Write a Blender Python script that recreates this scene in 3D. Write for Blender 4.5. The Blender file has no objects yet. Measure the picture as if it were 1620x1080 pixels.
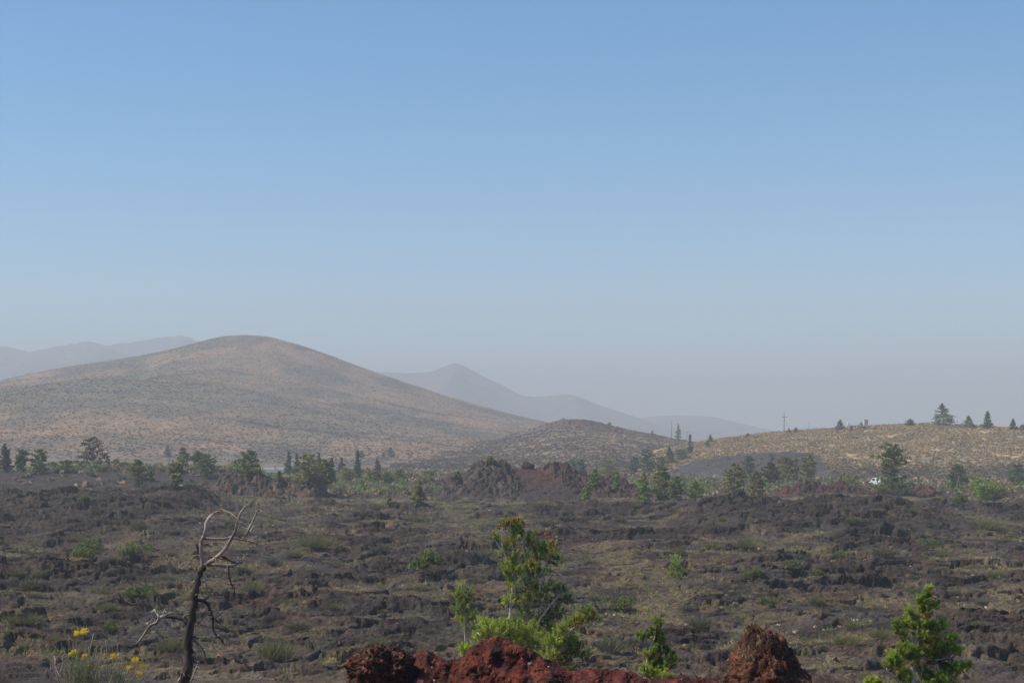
import bpy, math, random
import numpy as np
from mathutils import Vector

F, HY, CZ, CX = 2400.0, 690.0, 14.0, 810.0      # focal length in photo pixels, horizon row, eye height, centre column
R = np.random.RandomState(7)
random.seed(7)
scene = bpy.context.scene
COL = scene.collection

# ------------------------------------------------------------------ helpers
def P(px, py, Y):
    return Vector(((px - CX) / F * Y, Y, CZ - (py - HY) / F * Y))
def X(px, Y): return (px - CX) / F * Y
def Z(py, Y): return CZ - (py - HY) / F * Y
def ss(a, b, x):
    t = np.clip((x - a) / (b - a), 0, 1)
    return t * t * (3 - 2 * t)

def _h(ix, iy, iz, seed):
    n = (ix.astype(np.uint32) * np.uint32(374761393) + iy.astype(np.uint32) * np.uint32(668265263)
         + iz.astype(np.uint32) * np.uint32(2147483647 & 1274126177) + np.uint32((seed * 974634777) & 0xffffffff))
    n = (n ^ (n >> np.uint32(13))) * np.uint32(1274126177)
    n = n ^ (n >> np.uint32(16))
    n = (n * np.uint32(2246822519)) & np.uint32(0xffffffff)
    return n ^ (n >> np.uint32(15))
def _f(n): return (n & np.uint32(0xffffff)).astype(np.float64) / 16777215.0

def perlin2(x, y, seed=0):
    x = np.asarray(x, float); y = np.asarray(y, float)
    xi = np.floor(x).astype(np.int64); yi = np.floor(y).astype(np.int64)
    xf = x - xi; yf = y - yi
    u = xf * xf * xf * (xf * (xf * 6 - 15) + 10); v = yf * yf * yf * (yf * (yf * 6 - 15) + 10)
    z0 = np.zeros_like(xi)
    def g(i, j):
        a = _f(_h(xi + i, yi + j, z0, seed)) * 2 * math.pi
        return np.cos(a) * (xf - i) + np.sin(a) * (yf - j)
    return 1.45 * ((g(0, 0) * (1 - u) + g(1, 0) * u) * (1 - v) + (g(0, 1) * (1 - u) + g(1, 1) * u) * v)
def fbm2(x, y, oct=4, seed=0, gain=0.5, lac=2.03):
    s = 0; a = 1.0; t = 0
    for k in range(oct):
        s = s + a * perlin2(x, y, seed + 17 * k); t += a
        x = x * lac + 3.7; y = y * lac - 1.3; a *= gain
    return s / t * 1.5
def worley2(x, y, seed=0):
    x = np.asarray(x, float); y = np.asarray(y, float)
    xi = np.floor(x).astype(np.int64); yi = np.floor(y).astype(np.int64)
    f1 = np.full(x.shape, 9.0); f2 = np.full(x.shape, 9.0); idv = np.zeros(x.shape)
    z0 = np.zeros_like(xi)
    for i in (-1, 0, 1):
        for j in (-1, 0, 1):
            h = _h(xi + i, yi + j, z0, seed); h2 = _h(xi + i, yi + j, z0 + 5, seed + 3)
            dx = xi + i + _f(h) - x; dy = yi + j + _f(h2) - y
            d = np.sqrt(dx * dx + dy * dy)
            nearer = d < f1
            f2 = np.where(nearer, f1, np.minimum(f2, d)); idv = np.where(nearer, _f(h ^ h2), idv); f1 = np.where(nearer, d, f1)
    return f1, f2, idv
def slabs2(x, y, seed=0, tilt=1.0):
    """broken tilted plates: height, gap mask (0 in the cracks), id"""
    xi = np.floor(x).astype(np.int64); yi = np.floor(y).astype(np.int64)
    f1 = np.full(x.shape, 9.0); f2 = np.full(x.shape, 9.0); hh = np.zeros(x.shape); idv = np.zeros(x.shape); z0 = np.zeros_like(xi)
    for i in (-1, 0, 1):
        for j in (-1, 0, 1):
            h = _h(xi + i, yi + j, z0, seed); h2 = _h(xi + i, yi + j, z0 + 5, seed + 3); h3 = _h(xi + i, yi + j, z0 + 9, seed + 6)
            dx = xi + i + _f(h) - x; dy = yi + j + _f(h2) - y
            d = np.abs(dx) * .55 + np.abs(dy) * .55 + np.sqrt(dx * dx + dy * dy) * .5
            nearer = d < f1; a = _f(h3) * 6.283; q = _f(h ^ h2)
            f2 = np.where(nearer, f1, np.minimum(f2, d)); f1 = np.where(nearer, d, f1)
            hh = np.where(nearer, q + tilt * (dx * np.cos(a) + dy * np.sin(a)), hh); idv = np.where(nearer, q, idv)
    return hh, ss(0, .14, f2 - f1), idv
def perlin3(x, y, z, seed=0):
    xi = np.floor(x).astype(np.int64); yi = np.floor(y).astype(np.int64); zi = np.floor(z).astype(np.int64)
    xf = x - xi; yf = y - yi; zf = z - zi
    q = lambda t: t * t * t * (t * (t * 6 - 15) + 10)
    u, v, w = q(xf), q(yf), q(zf)
    out = 0
    for k in (0, 1):
        for j in (0, 1):
            for i in (0, 1):
                h = _h(xi + i, yi + j, zi + k, seed)
                a = _f(h) * 2 * math.pi; c = _f(h >> np.uint32(7)) * 2 - 1; s = np.sqrt(1 - c * c)
                d = s * np.cos(a) * (xf - i) + s * np.sin(a) * (yf - j) + c * (zf - k)
                out = out + d * (u if i else 1 - u) * (v if j else 1 - v) * (w if k else 1 - w)
    return out * 1.5
def fbm3(x, y, z, oct=4, seed=0, gain=0.5):
    s = 0; a = 1.0; t = 0
    for k in range(oct):
        s = s + a * perlin3(x, y, z, seed + 11 * k); t += a
        x, y, z = x * 2.03 + 1.7, y * 2.03 + 4.1, z * 2.03 - 2.2; a *= gain
    return s / t * 1.5

# ------------------------------------------------------------------ mesh building
def link(o, parent=None):
    COL.objects.link(o)
    if parent is not None: o.parent = parent
    return o
def mesh_np(name, V, faces, nside, mats=None, col=None, parent=None, smooth=False, midx=None):
    """V (n,3); faces (m,nside) array"""
    V = np.ascontiguousarray(V, dtype=np.float32); faces = np.ascontiguousarray(faces, dtype=np.int32)
    me = bpy.data.meshes.new(name)
    me.vertices.add(len(V)); me.vertices.foreach_set('co', V.ravel())
    m = len(faces)
    me.loops.add(m * nside); me.loops.foreach_set('vertex_index', faces.ravel())
    me.polygons.add(m); me.polygons.foreach_set('loop_start', np.arange(0, m * nside, nside, dtype=np.int32))
    if smooth: me.polygons.foreach_set('use_smooth', np.ones(m, dtype=bool))
    if midx is not None: me.polygons.foreach_set('material_index', np.asarray(midx, dtype=np.int32))
    me.update(calc_edges=True)
    if col is not None:
        a = me.color_attributes.new('Col', 'FLOAT_COLOR', 'POINT')
        c = np.ones((len(V), 4), dtype=np.float32); c[:, :3] = col; a.data.foreach_set('color', c.ravel())
    for mt in (mats or []): me.materials.append(mt)
    return link(bpy.data.objects.new(name, me), parent)
def grid_faces(nr, nc):
    i = np.arange(nr - 1)[:, None] * nc + np.arange(nc - 1)[None, :]
    return np.stack([i, i + 1, i + nc + 1, i + nc], -1).reshape(-1, 4)
def tag(o, label=None, cat=None, group=None, kind=None):
    if label: o['label'] = label
    if cat: o['category'] = cat
    if group: o['group'] = group
    if kind: o['kind'] = kind
    return o
def empty(name, loc=(0, 0, 0)):
    o = bpy.data.objects.new(name, None); o.empty_display_size = 0.3; o.location = loc
    return link(o)

class MB:
    """collects tubes / boxes / loose faces and links them as ONE mesh"""
    def __init__(s): s.v = []; s.f = []; s.c = []
    def tube(s, pts, rad, n=6, col=(1, 1, 1), cap=True, wob=0.0):
        pts = [Vector(p) for p in pts]
        base = len(s.v); prev = None; N = len(pts)
        for k, p in enumerate(pts):
            d = (pts[min(k + 1, N - 1)] - pts[max(k - 1, 0)])
            d = d.normalized() if d.length > 1e-9 else Vector((0, 0, 1))
            a = prev if prev is not None else (Vector((1, 0, 0)) if abs(d.x) < .8 else Vector((0, 1, 0)))
            a = (a - d * a.dot(d)).normalized(); prev = a; b = d.cross(a)
            r = rad[k] if hasattr(rad, '__len__') else rad
            for j in range(n):
                t = 2 * math.pi * j / n; rr = r * (1 + wob * random.uniform(-1, 1))
                s.v.append(p + (a * math.cos(t) + b * math.sin(t)) * rr)
                q = 1 + wob * random.uniform(-2.2, 2.2); s.c.append((col[0] * q, col[1] * q, col[2] * q))
        for k in range(N - 1):
            for j in range(n):
                a0 = base + k * n + j; a1 = base + k * n + (j + 1) % n
                s.f.append((a0, a1, a1 + n, a0 + n))
        if cap:
            s.f.append(tuple(base + j for j in reversed(range(n)))); s.f.append(tuple(base + (N - 1) * n + j for j in range(n)))
        return s
    def box(s, c, size, col=(1, 1, 1), rz=0.0, taper=1.0, shear=0.0):
        b = len(s.v); cs, sn = math.cos(rz), math.sin(rz)
        for dz in (-.5, .5):
            k = taper if dz > 0 else 1.0
            for dx, dy in ((-.5, -.5), (.5, -.5), (.5, .5), (-.5, .5)):
                x = dx * size[0] * k + (shear if dz > 0 else 0); y = dy * size[1] * k
                s.v.append(Vector((c[0] + x * cs - y * sn, c[1] + x * sn + y * cs, c[2] + dz * size[2]))); s.c.append(col)
        for q in ((3, 2, 1, 0), (4, 5, 6, 7), (0, 1, 5, 4), (1, 2, 6, 5), (2, 3, 7, 6), (3, 0, 4, 7)): s.f.append(tuple(b + i for i in q))
        return s
    def build(s, name, mat, parent=None, smooth=True):
        me = bpy.data.meshes.new(name); me.from_pydata([tuple(v) for v in s.v], [], s.f)
        a = me.color_attributes.new('Col', 'FLOAT_COLOR', 'POINT')
        c = np.ones((len(s.v), 4), dtype=np.float32); c[:, :3] = np.array(s.c); a.data.foreach_set('color', c.ravel())
        if smooth:
            for p in me.polygons: p.use_smooth = True
        me.materials.append(mat)
        return link(bpy.data.objects.new(name, me), parent)

# ------------------------------------------------------------------ materials
def new_mat(name):
    m = bpy.data.materials.new(name); m.use_nodes = True
    nt = m.node_tree; b = nt.nodes['Principled BSDF']
    b.inputs['Roughness'].default_value = .9; b.inputs['Specular IOR Level'].default_value = .2
    return m, nt, b
def earth_mat(name, scales, lo=0.55, hi=1.5, bump=0.3, bdist=0.1, rough=.93, tint=None):
    """vertex colour times world-space grain noise, with bump"""
    m, nt, b = new_mat(name); N = nt.nodes; L = nt.links
    at = N.new('ShaderNodeAttribute'); at.attribute_name = 'Col'
    geo = N.new('ShaderNodeNewGeometry')
    prev = at.outputs['Color']; last = None
    for i, sc in enumerate(scales):
        n = N.new('ShaderNodeTexNoise'); n.inputs['Scale'].default_value = sc; n.inputs['Detail'].default_value = 5 if i == 0 else 3
        n.inputs['Roughness'].default_value = .65
        L.new(geo.outputs['Position'], n.inputs['Vector'])
        mr = N.new('ShaderNodeMapRange'); mr.inputs['From Min'].default_value = .3; mr.inputs['From Max'].default_value = .7
        mr.inputs['To Min'].default_value = lo; mr.inputs['To Max'].default_value = hi
        L.new(n.outputs['Fac'], mr.inputs['Value'])
        mx = N.new('ShaderNodeMix'); mx.data_type = 'RGBA'; mx.blend_type = 'MULTIPLY'; mx.inputs['Factor'].default_value = 1
        L.new(prev, mx.inputs['A']); L.new(mr.outputs['Result'], mx.inputs['B']); prev = mx.outputs['Result']; last = n
    L.new(prev, b.inputs['Base Color']); b.inputs['Roughness'].default_value = rough
    if bump:
        bp = N.new('ShaderNodeBump'); bp.inputs['Strength'].default_value = bump; bp.inputs['Distance'].default_value = bdist
        L.new(last.outputs['Fac'], bp.inputs['Height']); L.new(bp.outputs['Normal'], b.inputs['Normal'])
    return m
def attr_mat(name, rough=.85, trans=0.0, noise=None):
    m, nt, b = new_mat(name); N = nt.nodes; L = nt.links
    at = N.new('ShaderNodeAttribute'); at.attribute_name = 'Col'; src = at.outputs['Color']
    if noise:
        geo = N.new('ShaderNodeTexCoord')
        n = N.new('ShaderNodeTexNoise'); n.inputs['Scale'].default_value = noise; n.inputs['Detail'].default_value = 4
        L.new(geo.outputs['Object'], n.inputs['Vector'])
        mr = N.new('ShaderNodeMapRange'); mr.inputs['From Min'].default_value = .35; mr.inputs['From Max'].default_value = .65
        mr.inputs['To Min'].default_value = .55; mr.inputs['To Max'].default_value = 1.4
        L.new(n.outputs['Fac'], mr.inputs['Value'])
        mx = N.new('ShaderNodeMix'); mx.data_type = 'RGBA'; mx.blend_type = 'MULTIPLY'; mx.inputs['Factor'].default_value = 1
        L.new(src, mx.inputs['A']); L.new(mr.outputs['Result'], mx.inputs['B']); src = mx.outputs['Result']
    L.new(src, b.inputs['Base Color']); b.inputs['Roughness'].default_value = rough
    if trans:
        t = N.new('ShaderNodeBsdfTranslucent'); L.new(src, t.inputs['Color'])
        ms = N.new('ShaderNodeMixShader'); ms.inputs['Fac'].default_value = trans
        L.new(b.outputs['BSDF'], ms.inputs[1]); L.new(t.outputs['BSDF'], ms.inputs[2])
        L.new(ms.outputs['Shader'], N['Material Output'].inputs['Surface'])
    return m
def plain_mat(name, col, rough=.7, metal=0.0):
    m, nt, b = new_mat(name); N = nt.nodes; L = nt.links
    n = N.new('ShaderNodeTexNoise'); n.inputs['Scale'].default_value = 6
    mr = N.new('ShaderNodeMapRange'); mr.inputs['To Min'].default_value = .85; mr.inputs['To Max'].default_value = 1.12
    L.new(n.outputs['Fac'], mr.inputs['Value'])
    mx = N.new('ShaderNodeMix'); mx.data_type = 'RGBA'; mx.blend_type = 'MULTIPLY'; mx.inputs['Factor'].default_value = 1
    mx.inputs['A'].default_value = (*col, 1); L.new(mr.outputs['Result'], mx.inputs['B']); L.new(mx.outputs['Result'], b.inputs['Base Color'])
    b.inputs['Roughness'].default_value = rough; b.inputs['Metallic'].default_value = metal
    return m
M_lava = earth_mat('lava_rock_surface', (1.4, 5.0), .5, 1.6, 1.0, .18)
M_hill = earth_mat('dry_hillside', (.05, .35), .72, 1.3, .6, .6)
M_mount = earth_mat('mountain_slope', (.004, .02), .8, 1.2, .3, 8)
M_cinder = earth_mat('red_cinder', (3.0, 16.0), .45, 1.6, 1.0, .07)
M_leaf = attr_mat('needle_foliage', .6, .5)
M_dry = attr_mat('dry_scrub', .9, .2)
M_bark = attr_mat('bark', .9, 0, 3.0)
M_obj = attr_mat('painted', .6, 0)

# ------------------------------------------------------------------ profiles
def prof(pts, Y, sm=.22):
    px = np.array([p[0] for p in pts], float); py = np.array([p[1] for p in pts], float)
    xs = (px - CX) / F * Y; zs = CZ - (py - HY) / F * Y
    def f(x):
        # smooth interpolation: average of a few shifted linear lookups
        w = (xs.max() - xs.min()) / len(xs) * sm
        return sum(np.interp(x + d * w, xs, zs) for d in (-1, -.5, 0, .5, 1)) / 5
    return f
# ------------------------------------------------------------------ terrain height functions (metres)
def rough_mask(x, y):
    n = fbm2(x / 26, y / 34, 3, 51)
    m = ss(-.05, .35, n)
    m = np.maximum(m, ss(-48, -60, x) * ss(232, 246, y) * (1 - ss(312, 326, y)))                # rubbly band far left
    m = np.maximum(m, ss(22, 34, x) * (1 - ss(62, 74, x)) * ss(205, 222, y) * (1 - ss(275, 292, y)))   # rubbly rise right
    return m
def ground_z(x, y, fine=True):
    x = np.asarray(x, float); y = np.asarray(y, float)
    z = np.maximum(12.3 - .16 * y, 0)
    z = np.where(y > 66, (12.3 - .16 * 66) * (1 - ss(66, 92, y)), z)
    A = ss(62, 92, y) * (1 - ss(335, 372, y))
    wx = fbm2(x / 9, y / 9, 3, 5) * 3.0; wy = fbm2(x / 9, y / 9, 3, 9) * 3.0
    und = fbm2(x / 48, y / 30, 3, 21) * .8 + fbm2(x / 17, y / 12, 2, 23) * .35
    z = z + A * und
    z = z + A * 2.0 * ss(-50, -62, x) * ss(236, 262, y) * (1 - ss(300, 330, y))
    z = z + A * 1.9 * ss(20, 40, x) * (1 - ss(58, 82, x)) * ss(206, 238, y) * (1 - ss(270, 300, y))
    Rm = rough_mask(x, y)
    t = fbm2((x + wx) / 21, (y + wy) / 11, 4, 31)
    ter = sum(h * ss(k - .05, k + .05, t) for k, h in ((-.42, .6), (-.12, .8), (.16, .75), (.45, .7)))
    z = z + A * (ter - .9) * (.30 + .28 * Rm)
    if fine:
        X2, Y2 = x + wx * .3, y + wy * .3
        jx = X2 + 1.1 * fbm2(x / 2.2, y / 2.2, 3, 85); jy = Y2 + 1.1 * fbm2(x / 2.2, y / 2.2, 3, 86)
        hb, gb, _i = slabs2(jx / 5.6, jy / 2.7, 71, .7); hc, gc, _i = slabs2(jx / 2.3 + 8, jy / 1.1, 73, .8)
        b = hb * (.35 + .65 * gb); c = hc * (.3 + .7 * gc); cr = gb - 1
        g1 = fbm2(x / .9, y / .9, 4, 77, .7)
        f1c, f2c, idc = worley2(X2 / .9 + 3, Y2 / .55, 79)
        rub = ss(-.25, .35, fbm2(x / 6, y / 6, 3, 81))
        hm = ss(-.3, .5, fbm2(x / 15, y / 12, 3, 83))
        z = z + A * ((.16 + .50 * hm + .30 * Rm) * b + (.06 + .10 * hm + .09 * Rm) * c + (.18 + .26 * hm + .16 * Rm) * cr + (.11 + .12 * Rm) * g1 + .13 * rub * (idc - .2) * (1 - f1c))
    # cinder bank on the left, beyond the lava
    bank = 5.0 * ss(336, 398, y) * (1 - ss(412, 448, y)) * (1 - ss(-74, -52, x))
    z = z + bank + ss(340, 360, y) * (.3 * fbm2(x / 14, y / 14, 3, 91) + (.16 * fbm2(x / 2.5, y / 2.5, 3, 92) * (1 - ss(480, 560, y)) if fine else 0))
    z = z + 1.7 * np.exp(-((y - 420) / 9) ** 2) * ss(-32, -27, x) * (1 - ss(-16, -10, x)) * (1 + .3 * fbm2(x / 5, y / 5, 2, 4))
    return z

# big grassy hill
BIG = prof([(-900, 720), (-500, 690), (-200, 648), (-60, 618), (0, 603), (50, 590), (100, 580), (150, 573), (200, 565), (250, 556), (300, 545), (330, 536), (352, 531), (380, 529), (410, 530), (430, 533), (460, 541),
            (500, 554), (550, 573), (600, 591), (650, 607), (700, 623), (750, 638), (800, 652), (860, 667), (920, 681), (1000, 696), (1200, 712), (1500, 722)], 1700)
def big_z(x, y):
    zr = BIG(x)
    y1 = 1700.0; y0 = 720 + 60 * np.sin(x / 160)
    t = np.clip((y - y0) / (y1 - y0), 0, 1)
    front = t ** 1.22 * (1 - .16 * np.sin(t * math.pi * 1.0))
    front = np.where(t > .9, front + (1 - front) * ss(.9, 1, t) * .2, front)
    back = 1 - ss(0, 1, (y - y1) / 900.0)
    z = zr * np.where(y < y1, front, back)
    # shoulder swelling on the left and a shallow gully down from the summit
    z = z + 15 * np.exp(-((x + 300) / 170) ** 2 - ((y - 1120) / 150) ** 2)
    gx = -330 + (y - 1500) * -.22
    z = z - 5.5 * np.exp(-((x - gx + 40) / 20) ** 2) * ss(1150, 1350, y) * (1 - ss(1580, 1680, y))
    z = z + fbm2(x / 130, y / 130, 3, 131) * 4.0 * ss(.05, .5, t) * (1 - .8 * ss(.9, 1, t)) + fbm2(x / 22, y / 22, 3, 133) * .5
    return z - 2.5 * (1 - ss(0, .05, t))
# middle brown hill
MID = prof([(560, 745), (600, 738), (640, 728), (680, 716), (720, 706), (755, 700), (787, 695), (815, 687), (845, 678), (865, 670), (885, 664), (905, 663), (925, 664), (945, 668), (963, 672), (1000, 680),
            (1033, 687), (1073, 696), (1110, 702), (1180, 710), (1300, 720), (1400, 740)], 1000)
def mid_z(x, y):
    zr = np.maximum(MID(x), -8); t = np.clip((y - 600) / 400.0, 0, 1)
    z = zr * np.where(y < 1000, t ** 1.3, 1 - ss(0, 1, (y - 1000) / 260.0))
    z = z + fbm2(x / 40, y / 40, 4, 141) * 1.3 * ss(0, .4, t)
    rocky = ss(.80, .95, t) * np.exp(-((x - 42) / 32) ** 2)
    z = z + rocky * fbm2(x / 5, y / 7, 4, 143) * 1.5
    return z - 2.5 * (1 - ss(0, .08, t))
# right sagebrush hill
RIGHT = prof([(960, 745), (1020, 722), (1060, 709), (1090, 702), (1120, 698), (1150, 694), (1200, 687), (1240, 683), (1300, 679.5), (1340, 677), (1380, 674.5), (1420, 672), (1460, 670.5), (1500, 671), (1530, 673),
              (1560, 675), (1590, 677), (1620, 678), (1700, 683), (1900, 700), (2200, 725)], 700)
def right_z(x, y):
    zr = np.maximum(RIGHT(x), -8); t = np.clip((y - 470) / 230.0, 0, 1)
    s = t * (1.55 - .55 * t)
    z = zr * np.where(y < 700, ss(0, .35, t) * s, 1 - ss(0, 1, (y - 700) / 260.0))
    z = z + fbm2(x / 45, y / 45, 3, 151) * 1.0 * ss(0, .4, t) * (1 - .85 * ss(.8, 1, t)) + fbm2(x / 7, y / 7, 3, 153) * .22
    return z - 2.2 * (1 - ss(0, .06, t))

def crest(pts, Y, Lf, Lb, amp, seed, sc=3.0, yw=0.0):
    """a craggy mound: crest line seen at distance Y, front and back slopes of length Lf, Lb"""
    pf_px = np.array([p[0] for p in pts], float); xs = (pf_px - CX) / F * Y
    zs = CZ - (np.array([p[1] for p in pts], float) - HY) / F * Y
    def f(x, y):
        zc = np.interp(x, xs, zs, left=-3, right=-3)
        yc = Y + fbm2(x / 9, x * 0, 2, seed + 9) * yw
        d = (y - yc); w = np.where(d < 0, 1 + d / Lf, 1 - d / Lb); w = np.clip(w, -.2, 1)
        base = zc * np.where(w > 0, w ** .8 if False else np.sign(w) * np.abs(w) ** .85, w)
        k = np.clip(zc / 4, 0, 1) * np.clip(w * 3, 0, 1)
        f1, f2, i1 = worley2(x / sc, y / sc, seed)
        g1, g2, i2 = worley2(x / sc * 2.4, y / sc * 2.4, seed + 4)
        n = fbm2(x / sc * .8, y / sc * .8, 4, seed + 1, .6)
        return np.where(zc < -2, -4, base + k * amp * (.9 * (i1 - .4) * np.sqrt(np.clip(1 - f1, 0, 1)) + .5 * (i2 - .3) * (1 - g1) + .8 * n))
    return f
left_mound = crest([(285, 800), (300, 789), (320, 774), (345, 764), (365, 757), (380, 754), (398, 750), (415, 752), (430, 755), (445, 757), (455, 765), (465, 763), (480, 760), (492, 757), (504, 757), (511, 763), (514, 795), (518, 803)], 343, 17, 12, 2.0, 201, 2.8, 3)
centre_mound = crest([(672, 806), (684, 796), (696, 778), (706, 757), (712, 751), (727, 752), (734, 748), (748, 739), (760, 732), (775, 729), (790, 729), (800, 734), (812, 741), (826, 743), (850, 738), (860, 735), (880, 735), (898, 738), (912, 746), (925, 752), (945, 755),
                       (965, 757), (985, 760), (1000, 768), (1020, 778), (1040, 786), (1060, 800)], 338, 21, 14, 1.5, 211, 1.9, 3)
def centre_z(x, y):
    rk = centre_mound(x, y)
    # smooth cinder apron in the saddle between the two crags
    px = x / 338 * F + CX
    m = ss(806, 822, px + (y - 338) * .8 + 5 * fbm2(x / 3, y / 3, 3, 215)) * (1 - ss(850, 866, px - (338 - y) * 3.0 + 8 * fbm2(x / 3, y / 3, 3, 216)))
    zc = Z(741, 338); w = np.clip(1 - np.abs(y - 338) / np.where(y < 338, 22, 14), -.2, 1)
    smooth = zc * w
    return rk * (1 - m) + smooth * m
red_ridge = crest([(1136, 792), (1146, 786), (1153, 779), (1163, 776), (1175, 781), (1186, 785), (1200, 783), (1212, 784), (1226, 778), (1240, 773), (1258, 769), (1272, 765), (1290, 764), (1306, 769), (1318, 764), (1330, 762), (1340, 768), (1352, 772), (1380, 774), (1400, 776),
                    (1425, 774), (1445, 776), (1458, 770), (1467, 769), (1478, 775), (1482, 781), (1488, 792)], 352, 12, 9, 1.9, 221, 1.8, 3)

def all_z(x, y):
    z = ground_z(x, y)
    z = np.maximum(z, np.where(y > 600, big_z(x, y), -9))
    z = np.maximum(z, np.where((y > 560) & (y < 1300), mid_z(x, y), -9))
    z = np.maximum(z, np.where((y > 450) & (y < 1000), right_z(x, y), -9))
    near = (y > 300) & (y < 380)
    if np.any(near):
        for fn in (left_mound, centre_z, red_ridge): z = np.maximum(z, np.where(near, fn(x, y), -9))
    return z
def hit(px, py, y0=70.0, y1=1950.0):
    """first point of the terrain met by the sight line through a photo pixel"""
    u = (px - CX) / F
    ys = np.concatenate([np.arange(y0, 420, .6), np.arange(420, 1000, 1.5), np.arange(1000, y1, 4)]); ys = ys[ys >= y0]
    zz = all_z(u * ys, ys); ray = CZ - (py - HY) / F * ys
    k = np.argmax(zz >= ray)
    if not (zz >= ray).any(): k = int(np.argmin(np.abs(ray - zz) + (ys < 300) * 50))
    return float(u * ys[k]), float(ys[k]), float(zz[k])

# ------------------------------------------------------------------ the ground sheet
def mixc(a, b, t): return a + (b - a) * t[..., None]
c_ = lambda *a: np.array(a)
def make_ground():
    us = np.concatenate([np.linspace(-.95, -.375, 60)[:-1], np.linspace(-.375, .375, 1250), np.linspace(.375, .95, 60)[1:]])
    ys = [-30.0]
    while ys[-1] < 12000:
        y = ys[-1]
        ys.append(y + (3 if y < 55 else 1 if y < 80 else .17 + (y - 80) * .0013 if y < 380 else 1.0 + (y - 380) * .03))
    ys = np.array(ys); nr, nc = len(ys), len(us)
    Y = np.repeat(ys[:, None], nc, 1); Xg = us[None, :] * np.maximum(Y, 48)
    Zg, Zc = np.empty_like(Xg), np.empty_like(Xg)
    def part(a):
        Zg[a] = ground_z(Xg[a], Y[a]); Zc[a] = ground_z(Xg[a], Y[a], False)
    from concurrent.futures import ThreadPoolExecutor
    with ThreadPoolExecutor(4) as ex: list(ex.map(part, [slice(k, k + 60) for k in range(0, nr, 60)]))
    # undercut: crests lean towards the hollow in front of them
    A = ss(80, 100, Y) * (1 - ss(320, 345, Y))
    lean = A * np.clip(.5 * (Zg + np.roll(Zg, 2, 1)) - (Zc - .3), 0, 2.0)
    Xo = Xg + lean * .25 * fbm2(Xg / 6, Y / 6, 2, 301); Yo = Y - lean * .75
    # colour
    base = mixc(np.broadcast_to(c_(.031, .023, .020), Xg.shape + (3,)), np.broadcast_to(c_(.066, .050, .041), Xg.shape + (3,)), ss(-.35, .4, fbm2(Xg / 7, Y / 7, 4, 311)))
    base = mixc(base, c_(.076, .046, .032), ss(.1, .5, fbm2(Xg / 13, Y / 16, 4, 313)) * .75)
    base = mixc(base, c_(.070, .063, .057), ss(.2, .5, fbm2(Xg / 10 + 9, Y / 12, 4, 315)) * .7)
    Rm = rough_mask(Xg, Y)
    base = mixc(base, c_(.030, .024, .022), Rm * .55)
    low = ss(.15, -.55, Zg - Zc) * (1 - Rm * .6)
    soil = ss(.0, .45, fbm2(Xg / 8, Y / 9, 5, 317)) * .75 + .35 * low
    soil = np.clip(soil, 0, 1) * (1 - .75 * Rm)
    base = mixc(base, c_(.165, .125, .068), soil * .68)
    gr = ss(.12, .5, fbm2(Xg / 5, Y / 6, 5, 319)) * (1 - Rm * .8)
    base = mixc(base, c_(.135, .115, .055), gr * .42)
    # scrubby strip along the far edge of the lava
    strip = ss(288, 305, Y) * (1 - ss(330, 345, Y)) * ss(-.3, .3, fbm2(Xg / 20, Y / 12, 4, 321) + .12) * ss(-62, -50, Xg)
    base = mixc(base, c_(.16, .135, .075), strip * .75)
    # beyond the lava
    far = ss(336, 352, Y)
    cind = mixc(np.broadcast_to(c_(.036, .029, .027), Xg.shape + (3,)), c_(.060, .044, .036), ss(-.2, .4, fbm2(Xg / 7, Y / 5, 5, 324)))
    sage = mixc(np.broadcast_to(c_(.11, .095, .06), Xg.shape + (3,)), c_(.16, .12, .085), ss(-.3, .3, fbm2(Xg / 30, Y / 30, 4, 325)))
    fcol = mixc(cind, sage, ss(395, 430, Y + 12 * fbm2(Xg / 12, Y / 12, 3, 327)))
    fcol = mixc(fcol, c_(.07, .058, .045), (.6 * ss(.1, .4, fbm2(Xg / 9, Y / 7, 4, 329)) * (1 - ss(410, 440, Y))))
    base = mixc(base, fcol, far)
    # thin pale footpath along the foot of the cinder bank
    path = np.exp(-((Y - 338 - 3 * np.sin(Xg / 20)) / 2.2) ** 2) * (1 - ss(-78, -60, Xg))
    base = mixc(base, c_(.22, .19, .17), path * .55)
    road = np.exp(-((Y - 452 - .06 * (Xg - 110)) / 3.2) ** 2) * ss(104, 112, Xg)
    base = mixc(base, c_(.42, .37, .27), road * .7)
    base = mixc(base, c_(.12, .04, .028), (1 - ss(60, 84, Y + 6 * fbm2(Xg / 6, Y / 6, 3, 331))))
    o = mesh_np('lava_ground', np.stack([Xo, Yo, Zg], -1).reshape(-1, 3), grid_faces(nr, nc), 4, [M_lava], np.clip(base, .005, 1).reshape(-1, 3), smooth=True)
    tag(o, kind='structure')
make_ground()

def patch(name, x0, x1, y0, y1, nx, ny, fn, colfn, mat, lean=0.0, polar=None):
    xs = np.linspace(x0, x1, nx); ys = np.linspace(y0, y1, ny)
    Yg = np.repeat(ys[:, None], nx, 1); Xg = np.repeat(xs[None, :], ny, 0)
    if polar: Xg = Xg * (Yg / polar)
    Zg = fn(Xg, Yg)
    col = colfn(Xg, Yg, Zg)
    Yo = Yg - (lean * np.clip(fbm2(Xg / 2.5, Yg / 2.5, 3, 401), -1, 1) if lean else 0)
    o = mesh_np(name, np.stack([Xg, Yo, Zg], -1).reshape(-1, 3), grid_faces(ny, nx), 4, [mat], np.clip(col, .004, 1).reshape(-1, 3), smooth=True)
    return tag(o, kind='structure')

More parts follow.
